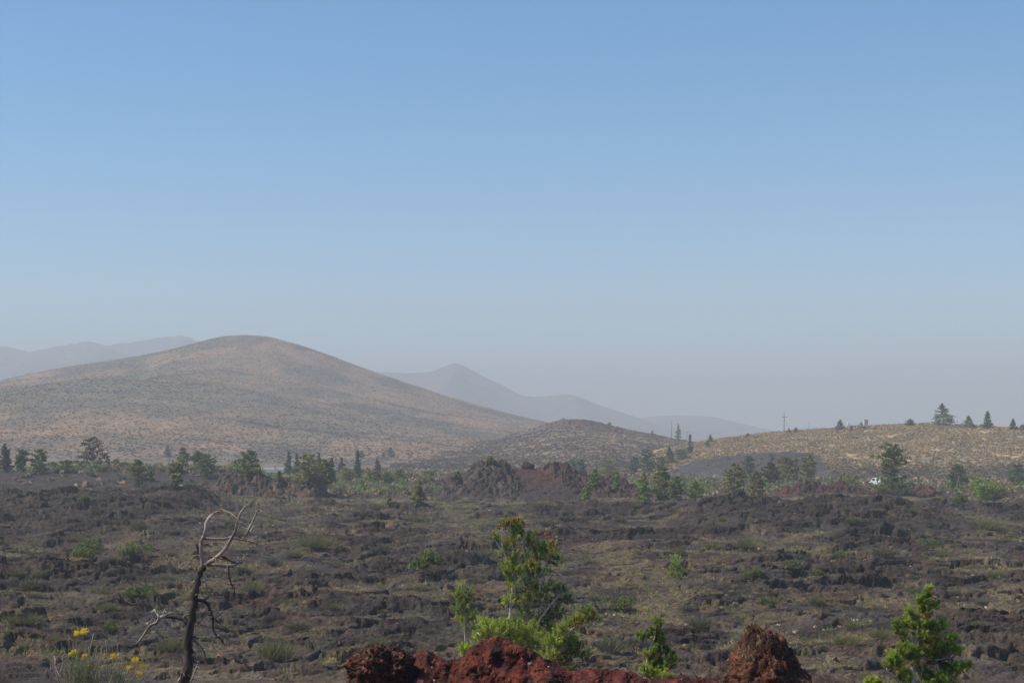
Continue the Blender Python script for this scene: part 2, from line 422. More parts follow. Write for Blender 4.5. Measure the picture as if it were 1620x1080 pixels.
def big_dark(x, y, z):
    """black cinder flat at the foot of the big hill"""
    px = x / y * F + CX; py = HY + (CZ - z) / y * F; py = py + 1.5 * fbm2(x / 14, y / 14, 3, 509)
    up = np.interp(px, [380, 420, 500, 545, 575, 600, 632, 640], [742, 737, 735, 733, 726, 722, 720.5, 724])
    a = ss(up, up + 1.5, py) * ss(385, 430, px) * (1 - ss(620, 650, px + (py - 721) * 4.2))
    b = np.exp(-((px - 628) / 26) ** 4 - ((py - 737) / 4.2) ** 4)
    return np.clip(a + b, 0, 1) * (y < 1100)
def big_col(x, y, z):
    a = np.broadcast_to(c_(.235, .160, .102), x.shape + (3,)); s = c_(.122, .102, .078)
    t = fbm2(x / 95, y / 160, 5, 501, .6)
    col = mixc(a, s, ss(-.2, .3, t) * .95)
    col = mixc(col, c_(.33, .205, .125), ss(.0, .5, fbm2(x / 70, y / 130, 5, 503, .6)) * .6)
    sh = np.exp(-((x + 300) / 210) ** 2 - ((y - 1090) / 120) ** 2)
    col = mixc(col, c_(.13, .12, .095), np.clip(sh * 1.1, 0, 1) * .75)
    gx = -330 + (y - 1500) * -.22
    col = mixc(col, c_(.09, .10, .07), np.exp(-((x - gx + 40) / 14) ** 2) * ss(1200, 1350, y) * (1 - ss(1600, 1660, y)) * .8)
    # old road cut slanting across the foot of the hill
    rl = 985 - (x + 190) * .30
    col = mixc(col, c_(.060, .055, .055), np.exp(-((y - rl) / 7) ** 2) * ss(-200, -180, x) * (1 - ss(-30, 0, x)) * (.55 + .4 * ss(-.2, .3, fbm2(x / 25, y / 25, 2, 507))))
    # dark scrub streak on the right shoulder and black cinders at the foot
    col = mixc(col, c_(.075, .072, .062), np.exp(-((x + 118) / 28) ** 4 - ((y - 1330 - (x + 118) * .2) / 32) ** 2) * .8)
    col = mixc(col, c_(.026, .029, .036), big_dark(x, y, z))
    col = mixc(col, c_(.13, .115, .09), (1 - ss(745, 800, y)) * .6)
    return col
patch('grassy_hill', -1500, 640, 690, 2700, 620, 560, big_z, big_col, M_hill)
def mid_col(x, y, z):
    t = np.clip((y - 600) / 400, 0, 1)
    col = mixc(np.broadcast_to(c_(.21, .15, .105), x.shape + (3,)), c_(.13, .098, .075), ss(-.3, .4, fbm2(x / 40, y / 70, 5, 521, .6)))
    col = mixc(col, c_(.22, .155, .10), ss(.2, .55, fbm2(x / 30, y / 60, 5, 523, .6)) * ss(0, 60, x) * .6)
    col = mixc(col, c_(.075, .042, .034), ss(.74, .93, t) * np.exp(-((x - 46) / 34) ** 4) * .9)
    col = mixc(col, c_(.06, .055, .055), np.exp(-((x + 8) / 22) ** 2 - ((y - 935) / 16) ** 2) * .8)
    return mixc(col, c_(.085, .078, .072), (1 - ss(600, 720, y)) * .6)
patch('brown_hill', -180, 330, 590, 1260, 420, 420, mid_z, mid_col, M_hill)
def cinder_patch(x, y):
    """bare black cinders low on the right hill"""
    px = x / y * F + CX; zz = right_z(x, y); py = HY + (CZ - zz) / y * F
    return px, py
def right_col(x, y, z):
    col = mixc(np.broadcast_to(c_(.38, .275, .15), x.shape + (3,)), c_(.23, .18, .105), ss(-.35, .35, fbm2(x / 14, y / 22, 5, 541, .6)))
    col = mixc(col, c_(.30, .215, .125), ss(.0, .5, fbm2(x / 11, y / 18, 5, 543, .6)) * .6)
    m = dark_area(x, y)
    col = mixc(col, c_(.050, .044, .046), m * .95)
    return mixc(col, c_(.09, .078, .062), (1 - ss(505, 540, y)) * .8)
def dark_area(x, y):
    px, py = cinder_patch(x, y)
    px = px + 7 * fbm2(x / 9, y / 9, 3, 545); py = py + 1.6 * fbm2(x / 8, y / 8, 3, 546)
    edge = np.interp(px, [1040, 1062, 1085, 1120, 1160, 1200, 1240, 1290, 1305, 1316], [752, 742, 733, 724, 719, 715, 713, 717, 726, 742])
    return ss(edge - .5, edge + 1.5, py) * (1 - ss(1300, 1318, px)) * (y < 680)
patch('sagebrush_hill', 20, 620, 462, 965, 520, 420, right_z, right_col, M_hill)

def mound_col(fn, c1, c2, c3, seed):
    def g(x, y, z):
        col = mixc(np.broadcast_to(c1, x.shape + (3,)), c2, ss(-.3, .35, fbm2(x / 5, y / 5, 4, seed)))
        _, _, i = worley2(x / 1.7, y / 1.7, seed + 2)
        return mixc(col, c3, ss(.72, .95, i) * .7)
    return g
patch('red_brown_mound', X(280, 343), X(522, 343), 318, 360, 620, 170, left_mound, mound_col(None, c_(.095, .058, .044), c_(.060, .046, .040), c_(.13, .075, .052), 601), M_lava, .9)
def cm_col(x, y, z):
    col = mound_col(None, c_(.066, .047, .038), c_(.044, .035, .031), c_(.11, .085, .066), 611)(x, y, z)
    px = x / 338 * F + CX
    red = ss(852, 880, px)
    col = mixc(col, c_(.070, .042, .036), red * .75)
    m = ss(806, 822, px + (y - 338) * .8 + 5 * fbm2(x / 3, y / 3, 3, 215)) * (1 - ss(850, 866, px - (338 - y) * 3.0 + 8 * fbm2(x / 3, y / 3, 3, 216)))
    h = np.clip(z / 6.5, 0, 1)
    sm = mixc(np.broadcast_to(c_(.050, .036, .033), x.shape + (3,)), c_(.070, .034, .029), ss(.45, .8, h))
    return mixc(col, 1, m * 0) * (1 - m[..., None]) + sm * m[..., None]
patch('cinder_mound', X(665, 338), X(1068, 338), 312, 356, 1000, 190, centre_z, cm_col, M_lava, .9)
patch('red_ridge', X(1130, 352), X(1494, 352), 336, 364, 800, 120, red_ridge, mound_col(None, c_(.070, .034, .028), c_(.045, .029, .026), c_(.11, .055, .04), 621), M_lava, .7)

# knob of red lava in the saddle
def rock(name, loc, size, seed, c1, c2, sub=5, amp=.35, freq=1.3, mat=None, parent=None, flat=.0, spots=None, shape=None):
    import bmesh
    bm = bmesh.new(); bmesh.ops.create_icosphere(bm, subdivisions=sub, radius=1.0)
    V = np.array([v.co[:] for v in bm.verts]); Fc = np.array([[v.index for v in f.verts] for f in bm.faces]); bm.free()
    if shape is not None: V = shape(V)
    n = fbm3(V[:, 0] * freq + seed, V[:, 1] * freq, V[:, 2] * freq, 5, seed, .6)
    n2 = fbm3(V[:, 0] * freq * 4 + seed, V[:, 1] * freq * 4, V[:, 2] * freq * 4, 4, seed + 40, .6)
    ridg = 1 - np.abs(n2) * 1.6
    V = V * (1 + amp * n + amp * .6 * (ridg - .5))[:, None]
    col = c1 + (c2 - c1) * ss(-.25, .35, fbm3(V[:, 0] * 2.2, V[:, 1] * 2.2, V[:, 2] * 2.2, 4, seed + 3))[:, None]
    if spots is not None:
        s = ss(.30, .5, fbm3(V[:, 0] * 11, V[:, 1] * 11, V[:, 2] * 11, 3, seed + 8) + .22 * (V[:, 2] - .7)) * ss(-.1, .9, V[:, 2] - .35 * V[:, 0])
        col = col + (spots - col) * s[:, None] * .8
    V = V * np.array(size)[None, :]
    o = mesh_np(name, V, Fc, 3, [mat or M_cinder], np.clip(col, .004, 1), parent, smooth=True)
    o.location = loc
    return o

# ------------------------------------------------------------------ distant mountains
def mount(name, pts, Y, front, back, c1, c2, seed, x0=None, x1=None):
    pf = prof(pts, Y, .07); xa = X(pts[0][0], Y); xb = X(pts[-1][0], Y)
    def fn(x, y):
        zr = pf(x); t = np.clip((y - (Y - front)) / front, 0, 1)
        z = zr * np.where(y < Y, t ** 1.15, 1 - ss(0, 1, (y - Y) / back))
        rg = 1 - 2 * np.abs(fbm2(x / (front * .12), y / (front * .28), 4, seed))
        z = z + (zr > 5) * zr * .05 * rg * ss(0, .3, t) * (1 - .75 * ss(.85, 1, t))
        return z - 6 * (1 - ss(0, .1, t))
    def cf(x, y, z): return mixc(np.broadcast_to(c1, x.shape + (3,)), c2, ss(-.2, .3, fbm2(x / (front * .1), y / (front * .1), 5, seed + 1)))
    patch(name, xa, xb, Y - front, Y + back, 340, 120, fn, cf, M_mount)
mount('distant_mountain', [(380, 640), (470, 600), (540, 590), (590, 588), (640, 590), (675, 590), (690, 585), (705, 579), (721, 574), (735, 580), (760, 593), (800, 612), (818, 622), (830, 626), (850, 628), (870, 626), (897, 624), (910, 626), (935, 635), (970, 648),
                       (1010, 661), (1050, 672), (1100, 682), (1160, 690), (1220, 696)], 4700, 1500, 900, c_(.17, .16, .15), c_(.13, .13, .13), 701)
mount('distant_mountain', [(900, 696), (960, 680), (1000, 664), (1030, 659), (1060, 657), (1085, 657.5), (1105, 657), (1130, 660), (1160, 666), (1190, 674), (1215, 682), (1240, 688), (1290, 697)], 5100, 1200, 800, c_(.17, .16, .15), c_(.14, .14, .14), 711)
mount('distant_mountain', [(-300, 640), (-120, 596), (-40, 584), (20, 578), (60, 570), (110, 568), (150, 556), (170, 552), (195, 560), (225, 572), (260, 586), (330, 620), (400, 650)], 4750, 1300, 400, c_(.15, .15, .15), c_(.12, .12, .13), 721)
mount('distant_mountain', [(-320, 585), (-180, 560), (-60, 545), (0, 547), (25, 553), (45, 557), (70, 552), (100, 546), (135, 541), (155, 544), (180, 545), (210, 542), (240, 537), (265, 533), (285, 531), (300, 535), (320, 545), (360, 560), (440, 590), (520, 625), (600, 665)], 5500, 500, 900, c_(.17, .165, .16), c_(.14, .14, .15), 731)
mount('distant_mountain', [(1225, 694), (1250, 685), (1270, 677), (1288, 674), (1310, 679), (1340, 687), (1380, 695)], 6000, 900, 600, c_(.17, .15, .15), c_(.12, .11, .11), 741)
# ------------------------------------------------------------------ leaf clumps in numpy
def rand_unit(n):
    v = R.normal(size=(n, 3)); return v / np.linalg.norm(v, axis=1)[:, None]
def quads(cent, size, col, up=0.0, aspect=1.0):
    """one randomly turned quad per centre; size (n,), col (n,3)"""
    n = len(cent); a = rand_unit(n); a[:, 2] = a[:, 2] * (1 + up) + up; a /= np.linalg.norm(a, axis=1)[:, None]
    b = np.cross(a, rand_unit(n)); b /= np.linalg.norm(b, axis=1)[:, None] + 1e-9
    s = (size * .5)[:, None]; A = a * s * aspect; B = b * s
    V = np.stack([cent - A - B, cent + A - B * .7, cent + A * 1.15 + B, cent - A * .8 + B * 1.1], 1).reshape(-1, 3)
    return V, np.arange(n * 4).reshape(n, 4), np.repeat(col, 4, 0)
def jitter(col, n, amt=.25, hue=.08):
    c = np.asarray(col, float).reshape(-1, 3) * np.ones((n, 1))
    return np.clip(c * (1 + R.uniform(-amt, amt, (n, 1))) * (1 + R.uniform(-hue, hue, (n, 3))), .003, 1)
def blades(cent, length, width, direc, col):
    """thin triangles from a base point"""
    n = len(cent); side = np.cross(direc, rand_unit(n)); side /= np.linalg.norm(side, axis=1)[:, None] + 1e-9
    w = (width * .5)[:, None]
    V = np.stack([cent - side * w, cent + side * w, cent + direc * length[:, None]], 1).reshape(-1, 3)
    return V, np.arange(n * 3).reshape(n, 3), np.repeat(col, 3, 0)
def scatter_clumps(name, pos, rad, hgt, col, per, qsize, mat, kind='stuff', up=.3):
    n = len(pos)
    d = rand_unit(n * per); d[:, 2] = np.abs(d[:, 2])
    rr = R.uniform(.45, 1.0, (n * per, 1))
    P0 = np.repeat(pos, per, 0) + d * rr * np.stack([np.repeat(rad, per), np.repeat(rad, per), np.repeat(hgt, per)], 1)
    c = jitter(np.repeat(col, per, 0), n * per, .22, .05)
    V, Fq, C = quads(P0, np.repeat(rad, per) * qsize * R.uniform(.7, 1.3, n * per), c, up)
    o = mesh_np(name, V, Fq, 4, [mat], C)
    return tag(o, kind=kind)

# ------------------------------------------------------------------ scrub on the hills
def pick(cols, n, p=None):
    k = R.choice(len(cols), n, p=p); return np.array(cols)[k]
STRAW, TAN, OLIVE, SAGE, BROWN, DARK = (.42, .31, .185), (.35, .26, .17), (.23, .20, .105), (.26, .225, .16), (.25, .18, .13), (.20, .16, .12)
def hill_scrub():
    n = 26000
    y = R.uniform(478, 712, n); u = R.uniform(.085, .36, n); x = u * y
    z = right_z(x, y); m = dark_area(x, y)
    keep = (z > -.5) & (R.uniform(size=n) > m * .97) & (fbm2(x / 9, y / 9, 3, 801) > -.45)
    x, y, z = x[keep], y[keep], z[keep]; n = len(x)
    r = R.uniform(.3, .85, n)
    low = ss(540, 500, y)[:, None]
    col = jitter(pick([STRAW, TAN, OLIVE, SAGE, BROWN], n, [.26, .22, .16, .18, .18]), n, .2)
    col = col * .62 + right_col(x, y, z) * .72; col = col * (1 - low * .3)
    scatter_clumps('sagebrush', np.stack([x, y, z], 1), r, r * R.uniform(.5, .9, n), col, 16, .55, M_dry, up=.7)
    n = 36000
    y = 720 + 960 * R.uniform(size=n) ** .85; u = R.uniform(-.36, .06, n); x = u * y
    z = big_z(x, y); keep = (z > 0) & (R.uniform(size=n) > big_dark(x, y, z))
    x, y, z = x[keep], y[keep], z[keep]; n = len(x); r = R.uniform(.3, .9, n)
    col = jitter(pick([TAN, OLIVE, SAGE, BROWN, DARK], n, [.32, .12, .24, .24, .08]), n, .2)
    col = col * .16 + big_col(x, y, z) * 1.12
    scatter_clumps('sagebrush', np.stack([x, y, z], 1), r, r * .28, col, 9, .8, M_dry, up=1.6)
    n = 11000
    y = R.uniform(620, 1000, n); u = R.uniform(-.08, .13, n); x = u * y
    z = mid_z(x, y); keep = (z > 0) & (R.uniform(size=n) > .75 * ss(.74, .9, (y - 600) / 400) * np.exp(-((x - 46) / 34) ** 4))
    x, y, z = x[keep], y[keep], z[keep]; n = len(x); r = R.uniform(.35, 1.0, n)
    col = jitter(pick([TAN, OLIVE, SAGE, BROWN, DARK], n, [.22, .08, .2, .35, .15]), n, .2) * .8
    col = col * .3 + mid_col(x, y, z) * .85
    scatter_clumps('sagebrush', np.stack([x, y, z], 1), r, r * .35, col, 9, .8, M_dry, up=1.4)
    # brush on the flat between lava and hills
    n = 7000
    y = R.uniform(345, 640, n); u = R.uniform(-.36, .36, n); x = u * y
    z = ground_z(x, y); keep = ((y > 398) | (R.uniform(size=n) < .42)) & ~((x > 104) & (np.abs(y - 452) < 6)) 
    x, y, z = x[keep], y[keep], z[keep]; n = len(x); r = R.uniform(.4, 1.3, n)
    col = jitter(pick([TAN, OLIVE, SAGE, BROWN, STRAW], n, [.2, .3, .2, .2, .1]), n, .2)
    scatter_clumps('low_brush', np.stack([x, y, z], 1), r, r * .9, col, 12, .8, M_dry)
hill_scrub()

def green_band():
    # knee- to head-high brush filling the gaps of the tree line
    n = 2300
    px = np.where(R.uniform(size=n) < .5, R.uniform(0, 1620, n), R.choice([480, 560, 600, 980, 1040, 1090, 1200, 1240, 1270], n) + R.normal(size=n) * 22); y = np.where(px < 520, R.uniform(392, 416, n), R.uniform(366, 470, n)); x = (px - CX) / F * y
    k = fbm2(px / 60, y / 30, 3, 861)
    keep = (k > -.3) & ~((px > 800) & (px < 900)) & ~((px > 1240) & (px < 1640) & (y > 430)) & ~((px > 640) & (px < 712) & (y > 420)) & ~((px > 1365) & (px < 1400))
    x, y = x[keep], y[keep]; n = len(x); z = all_z(x, y); r = R.uniform(.5, 1.9, n)
    col = jitter(pick([(.23, .255, .09), (.28, .26, .11), (.19, .23, .11), (.29, .24, .14)], n), n, .25)
    scatter_clumps('tall_brush', np.stack([x, y, z - .1], 1), r, r * R.uniform(.8, 1.7, n), col, 60, .26, M_leaf, up=.1)
green_band()

# ------------------------------------------------------------------ ground cover on the lava
def lava_cover():
    # small buckwheat mats and bunchgrass: many, uncountable
    n = 60000
    y = 84 + 256 * R.uniform(size=n) ** .8; u = R.uniform(-.37, .37, n); x = u * y
    den = fbm2(x / 8, y / 9, 5, 317) * .5 + fbm2(x / 22, y / 14, 3, 833) * .8 - rough_mask(x, y) * .65 + .5 * ss(285, 300, y)
    keep = R.uniform(size=n) < ss(-.2, .6, den)
    x, y = x[keep], y[keep]; z = ground_z(x, y); z2 = ground_z(x, y, False)
    keep = z < z2 + .8; x, y, z = x[keep], y[keep], z[keep]; n = len(x)
    r = R.uniform(.12, .44, n)
    col = jitter(pick([(.40, .32, .14), (.32, .29, .10), (.24, .25, .09), (.30, .22, .12), (.23, .22, .12)], n, [.24, .26, .2, .15, .15]), n, .22)
    per = 24
    base = np.repeat(np.stack([x, y, z - .04], 1), per, 0); N = n * per
    d = rand_unit(N); d[:, 2] = np.abs(d[:, 2]) * 1.3 + .25; d /= np.linalg.norm(d, axis=1)[:, None]
    off = R.normal(size=(N, 3)) * np.repeat(r, per)[:, None] * .45; off[:, 2] = np.abs(off[:, 2]) * .25
    L = np.repeat(r, per) * R.uniform(.5, 1.1, N)
    V, Fq, C = blades(base + off, L, L * .17, d, jitter(np.repeat(col, per, 0), N, .2, .05))
    tag(mesh_np('bunchgrass', V, Fq, 3, [M_dry], C), kind='stuff')
    # pale dried seed heads and bleached twigs lying flat
    n = 6500
    y = 86 + 250 * R.uniform(size=n) ** .75; u = R.uniform(-.37, .37, n); x = u * y
    keep = R.uniform(size=n) < ss(-.15, .5, fbm2(x / 11, y / 10, 4, 843) + .3 * ss(285, 300, y)) ; x, y = x[keep], y[keep]; n = len(x)
    z = ground_z(x, y) + .05; r = R.uniform(.06, .24, n)
    col = jitter(pick([(.44, .33, .19), (.36, .24, .13), (.5, .42, .3), (.30, .16, .09)], n, [.4, .3, .15, .15]), n, .2)
    scatter_clumps('dried_buckwheat', np.stack([x, y, z], 1), r, r * .35, col, 7, .9, M_dry, up=.9)
lava_cover()

# ------------------------------------------------------------------ individual shrubs on the lava
def shrub_mesh(seed, kind):
    global R
    keep = R; R = np.random.RandomState(seed)
    if kind == 'green':                 # leafy rounded bush
        n = 900; d = rand_unit(n); d[:, 2] = np.abs(d[:, 2])
        lob = R.normal(size=(7, 3)) * [.35, .35, .12] + [0, 0, .35]; k = R.randint(0, 7, n)
        c = lob[k] + d * R.uniform(.15, .42, (n, 1)); c[:, 2] = np.clip(c[:, 2], .02, 2)
        out = quads(c, R.uniform(.04, .10, n), jitter((.16, .185, .06), n, .35, .12), .2)
        nside = 4
    elif kind == 'grass':
        n = 850; b = R.normal(size=(n, 3)) * [.28, .28, 0]
        d = rand_unit(n) * [.9, .9, .4] + [0, 0, .75] + b * .9; d /= np.linalg.norm(d, axis=1)[:, None]
        out = blades(b, R.uniform(.25, .85, n), np.full(n, .026), d, jitter(pick([(.19, .185, .075), (.26, .225, .11), (.14, .155, .06)], n), n, .2)); nside = 3
    else:                               # pale twiggy rabbitbrush / sage
        n = 900; b = R.normal(size=(n, 3)) * [.2, .2, 0]
        d = rand_unit(n) * [.9, .9, .5] + [0, 0, .75]; d /= np.linalg.norm(d, axis=1)[:, None]
        st = b + d * R.uniform(0, .55, (n, 1))
        out = blades(st, R.uniform(.15, .45, n), np.full(n, .03), d, jitter(pick([(.17, .165, .10), (.21, .17, .12), (.12, .125, .06)], n), n, .2)); nside = 3
    R = keep
    return out + (nside,)
SHR = {}
for kind, base in (('green', 900), ('grass', 910), ('sage', 920)):
    for k in range(3):
        V, Fq, C, ns = shrub_mesh(base + k, kind)
        o = mesh_np('proto', V, Fq, ns, [M_dry if kind != 'green' else M_leaf], C); SHR[(kind, k)] = o.data; bpy.data.objects.remove(o)
KN = {'green': ('green_shrub', 'shrub', 'green shrubs scattered over the lava field'),
      'grass': ('grass_tussock', 'grass tussock', 'grass tussocks scattered over the lava field'),
      'sage': ('rabbitbrush', 'shrub', 'pale twiggy shrubs scattered over the lava field')}
def shrub(kind, px, py, w, label, var=0, h=1.0):
    x, y, z = hit(px, py)
    s = w / F * y / 1.15
    nm, cat, grp = KN[kind]
    SHR[(kind, var % 3)].name = nm
    o = link(bpy.data.objects.new(nm, SHR[(kind, var % 3)])); o.location = (x, y, z - .05); o.scale = (s, s, s * (h + .22)); o.rotation_euler = (0, 0, R.uniform(0, 6.28))
    return tag(o, label, cat, grp)
SHRUBS = [
 ('green', 685, 915, 54, 'bright green bush on dark lava left of the tall pine', 0, .75),
 ('green', 225, 955, 40, 'dark green bush just left of the dead tree limb', 1, .9),
 ('green', 173, 1000, 22, 'small vivid green bush above the yellow flowers', 2, 1.0),
 ('green', 125, 890, 40, 'low green bush in the left lava, the lower of a pair', 0, .6),
 ('green', 215, 885, 40, 'low dull green bush left of the top of the dead tree', 1, .7),
 ('green', 142, 875, 36, 'flat green bush in the left lava, the upper of a pair', 2, .6),
 ('green', 984, 970, 34, 'small green bush on lava right of the tall pine', 1, .8),
 ('green', 1197, 916, 32, 'flat bright green shrub in the right middle of the lava', 2, .45),
 ('green', 1523, 803, 24, 'bright green bush at the far right edge of the lava', 0, .9),
 ('green', 1468, 866, 28, 'green shrub near the right edge of the lava, above the right pine', 1, .5),
 ('green', 1350, 832, 30, 'dull green patch of shrub behind the right lava rise', 2, .5),
 ('green', 1258, 905, 34, 'olive green shrub among right hand lava blocks', 0, .5),
 ('grass', 437, 1045, 44, 'tall yellow green tussock right of the dead trunk', 0, 1.3),
 ('grass', 270, 1030, 34, 'rounded olive tussock between the flowers and the dead trunk', 1, 1.0),
 ('grass', 598, 1022, 26, 'small yellow tussock behind the left red outcrop', 2, .8),
 ('sage', 965, 1034, 40, 'round pale olive bush between the leaning pine and the small pine', 0, 1.0),
 ('sage', 1108, 998, 38, 'pinkish dry twiggy bush above the right red rock', 1, .9),
 ('sage', 1290, 958, 18, 'small upright pale bush left of the right pine', 2, 1.4),
 ('grass', 500, 865, 44, 'straw yellow tussock on dark rock right of the dead tree top', 0, .6),
 ('grass', 660, 824, 26, 'pale tussock at the far edge right of the low red mound', 1, .6),
 ('grass', 1340, 1020, 36, 'yellow green grass clump right of the right red rock', 2, .7),
 ('grass', 1560, 838, 40, 'straw coloured grass clump at the upper right of the lava', 0, .6),
 ('grass', 1180, 865, 30, 'tan dry tussock in the middle right of the lava', 1, .8),
 ('sage', 222, 838, 30, 'pale tan brush clump below the left rubble band', 0, .6),
 ('grass', 172, 966, 30, 'olive grass clump left of the dead tree limb', 2, .5),
 ('grass', 40, 985, 50, 'wide dull grass patch at the left edge of the lava', 0, .4),
 ('sage', 52, 935, 40, 'grey olive brush at the left side of the lava', 1, .6),
 ('grass', 400, 935, 30, 'olive tussock right behind the dead trunk', 1, .7),
 ('sage', 880, 1000, 26, 'grey twiggy brush hidden partly by the tall pine', 2, .8),
 ('grass', 770, 880, 30, 'tan yellow tussock left of the tall pine top', 1, .7),
 ('grass', 860, 800, 30, 'pale tussock at the foot of the cinder mound', 2, .4),
 ('green', 1290, 925, 22, 'small green shrub on lava left of the right pine', 0, .6),
 ('sage', 1400, 880, 40, 'pale brush clump among blocks above the right pine', 0, .5),
 ('sage', 470, 1000, 36, 'grey brush clump on lava left of the red outcrop', 1, .6),
 ('green', 1075, 880, 14, 'thin low green shoot near the small lava pine', 1, 1.2),
]
for k, (kd, px, py, wd, lb, var, h) in enumerate(SHRUBS): shrub(kd, px, py, wd, lb, var, h)
# further shrubs: each named by size, colour and the nearest landmark
LAND = [(310, 830, 'the dead tree'), (815, 850, 'the tall pine'), (1460, 960, 'the right pine'), (1215, 1010, 'the right red rock'), (600, 1030, 'the left red outcrop'), (420, 780, 'the red brown mound'),
        (790, 760, 'the cinder mound'), (1320, 775, 'the red ridge'), (1070, 900, 'the small lava pine'), (685, 915, 'the bright green bush'), (100, 815, 'the left rubble band'), (1240, 830, 'the right lava rise'), (120, 1010, 'the yellow flowers'), (1035, 1010, 'the little foreground pine')]
used = set(); cnt = 0; tries = 0
while cnt < 70 and tries < 900:
    tries += 1
    px, py = R.uniform(8, 1612), 803 + 250 * R.uniform() ** 1.1
    if any(abs(px - s[1]) < 34 and abs(py - s[2]) < 16 for s in SHRUBS): continue
    kd = ['grass', 'sage', 'green'][R.choice(3, p=[.46, .38, .16])]; w = R.uniform(13, 26) * (.75 + (py - 800) / 420)
    l = min(LAND, key=lambda q: (q[0] - px) ** 2 + 2.5 * (q[1] - py) ** 2)
    dx, dy = px - l[0], py - l[1]
    side = 'right of' if dx > 0 else 'left of'; dist = 'just' if abs(dx) < 45 else 'well' if abs(dx) < 110 else 'far'
    vert = 'below and' if dy > 22 else 'above and' if dy < -22 else 'level with and'
    size = 'small' if w < 17 else 'medium' if w < 23 else 'wide'
    look = {'grass': 'straw green tussock', 'sage': 'pale twiggy brush clump', 'green': 'leafy green bush'}[kd]
    lb = f'{size} {look}, {vert} {dist} {side} {l[2]}'
    if lb in used: continue
    used.add(lb); cnt += 1
    SHRUBS.append((kd, px, py, w, lb, 0, 0)); shrub(kd, px, py, w, lb, R.randint(3), R.uniform(.45, .8))

# ------------------------------------------------------------------ middle-distance conifers
def conifer(shape, h, w, seed, col, lean=0.0, dens=1.0, dead=False):
    """returns (trunk MB, crown arrays). shape: list of (height fraction, half width fraction)"""
    rs = np.random.RandomState(seed); random.seed(seed)
    hh = [s[0] for s in shape]; ww = [s[1] for s in shape]
    tr = MB(); lm = MB(); bc = (.20, .165, .14) if not dead else (.22, .19, .17)
    axis = lambda t: Vector((lean * h * t ** 1.3 + .02 * h * math.sin(t * 5 + seed), .02 * h * math.sin(t * 4 + seed * 2), h * t))
    tr.tube([axis(t) for t in np.linspace(-.03, .97, 9)], [h * .022 * (1 - .85 * t) + .02 for t in np.linspace(0, 1, 9)], 6, bc)
    C, S, K = [], [], []
    nb = int((26 + h * 3.2) * dens)
    for b in range(nb):
        t = hh[0] + (hh[-1] - hh[0]) * ((b + rs.uniform(-.5, .5)) / nb); t = min(max(t, .02), 1.0)
        Rr = np.interp(t, hh, ww) * w * rs.uniform(.62, 1.18); a = b * 2.4 + rs.uniform(-.5, .5)
        p0 = axis(t); rise = rs.uniform(-.10, .38) * Rr
        p1 = p0 + Vector((math.cos(a) * Rr, math.sin(a) * Rr, rise))
        if Rr > .12 * w or dead: lm.tube([p0, (p0 + p1) / 2 + Vector((0, 0, -.05 * Rr)), p1], [h * .006 + .01, h * .004 + .008, .006], 4, bc, cap=False)
        m = int((16 + 40 * Rr / max(w, .1)) * dens)
        f = rs.uniform(.12, 1.05, m) ** .7
        pts = np.array(p0)[None] + (np.array(p1) - np.array(p0))[None] * f[:, None] + rs.normal(size=(m, 3)) * np.array([.15, .15, .10]) * (Rr * .55 + .22)
        C.append(pts); S.append(rs.uniform(.6, 1.25, m) * (h * .014 + .13)); 
        K.append(np.repeat(np.array(col)[None] * rs.uniform(.68, 1.35) * (1 + rs.uniform(-.10, .10, 3)), m, 0))
    C = np.concatenate(C); S = np.concatenate(S); K = np.clip(np.concatenate(K) * rs.uniform(.8, 1.2, (len(C), 1)), .004, 1)
    return tr, lm, C, S, K
SH = {
 'cone': [(.04, .42), (.12, .5), (.35, .40), (.6, .27), (.85, .12), (1.0, .02)],
 'narrow': [(.04, .40), (.2, .5), (.5, .42), (.8, .25), (1.0, .05)],
 'round': [(.03, .30), (.15, .46), (.4, .5), (.65, .45), (.85, .30), (1.0, .10)],
 'bush': [(.0, .46), (.2, .5), (.5, .5), (.8, .38), (1.0, .12)],
 'top': [(.28, .20), (.42, .42), (.6, .5), (.8, .44), (1.0, .16)],
 'tier': [(.0, .50), (.22, .50), (.36, .28), (.42, .16), (.56, .30), (.66, .46), (.74, .30), (.86, .30), (1.0, .16)],
}
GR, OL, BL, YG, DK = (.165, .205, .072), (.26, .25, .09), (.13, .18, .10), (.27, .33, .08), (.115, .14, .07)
BR = (.075, .055, .045)
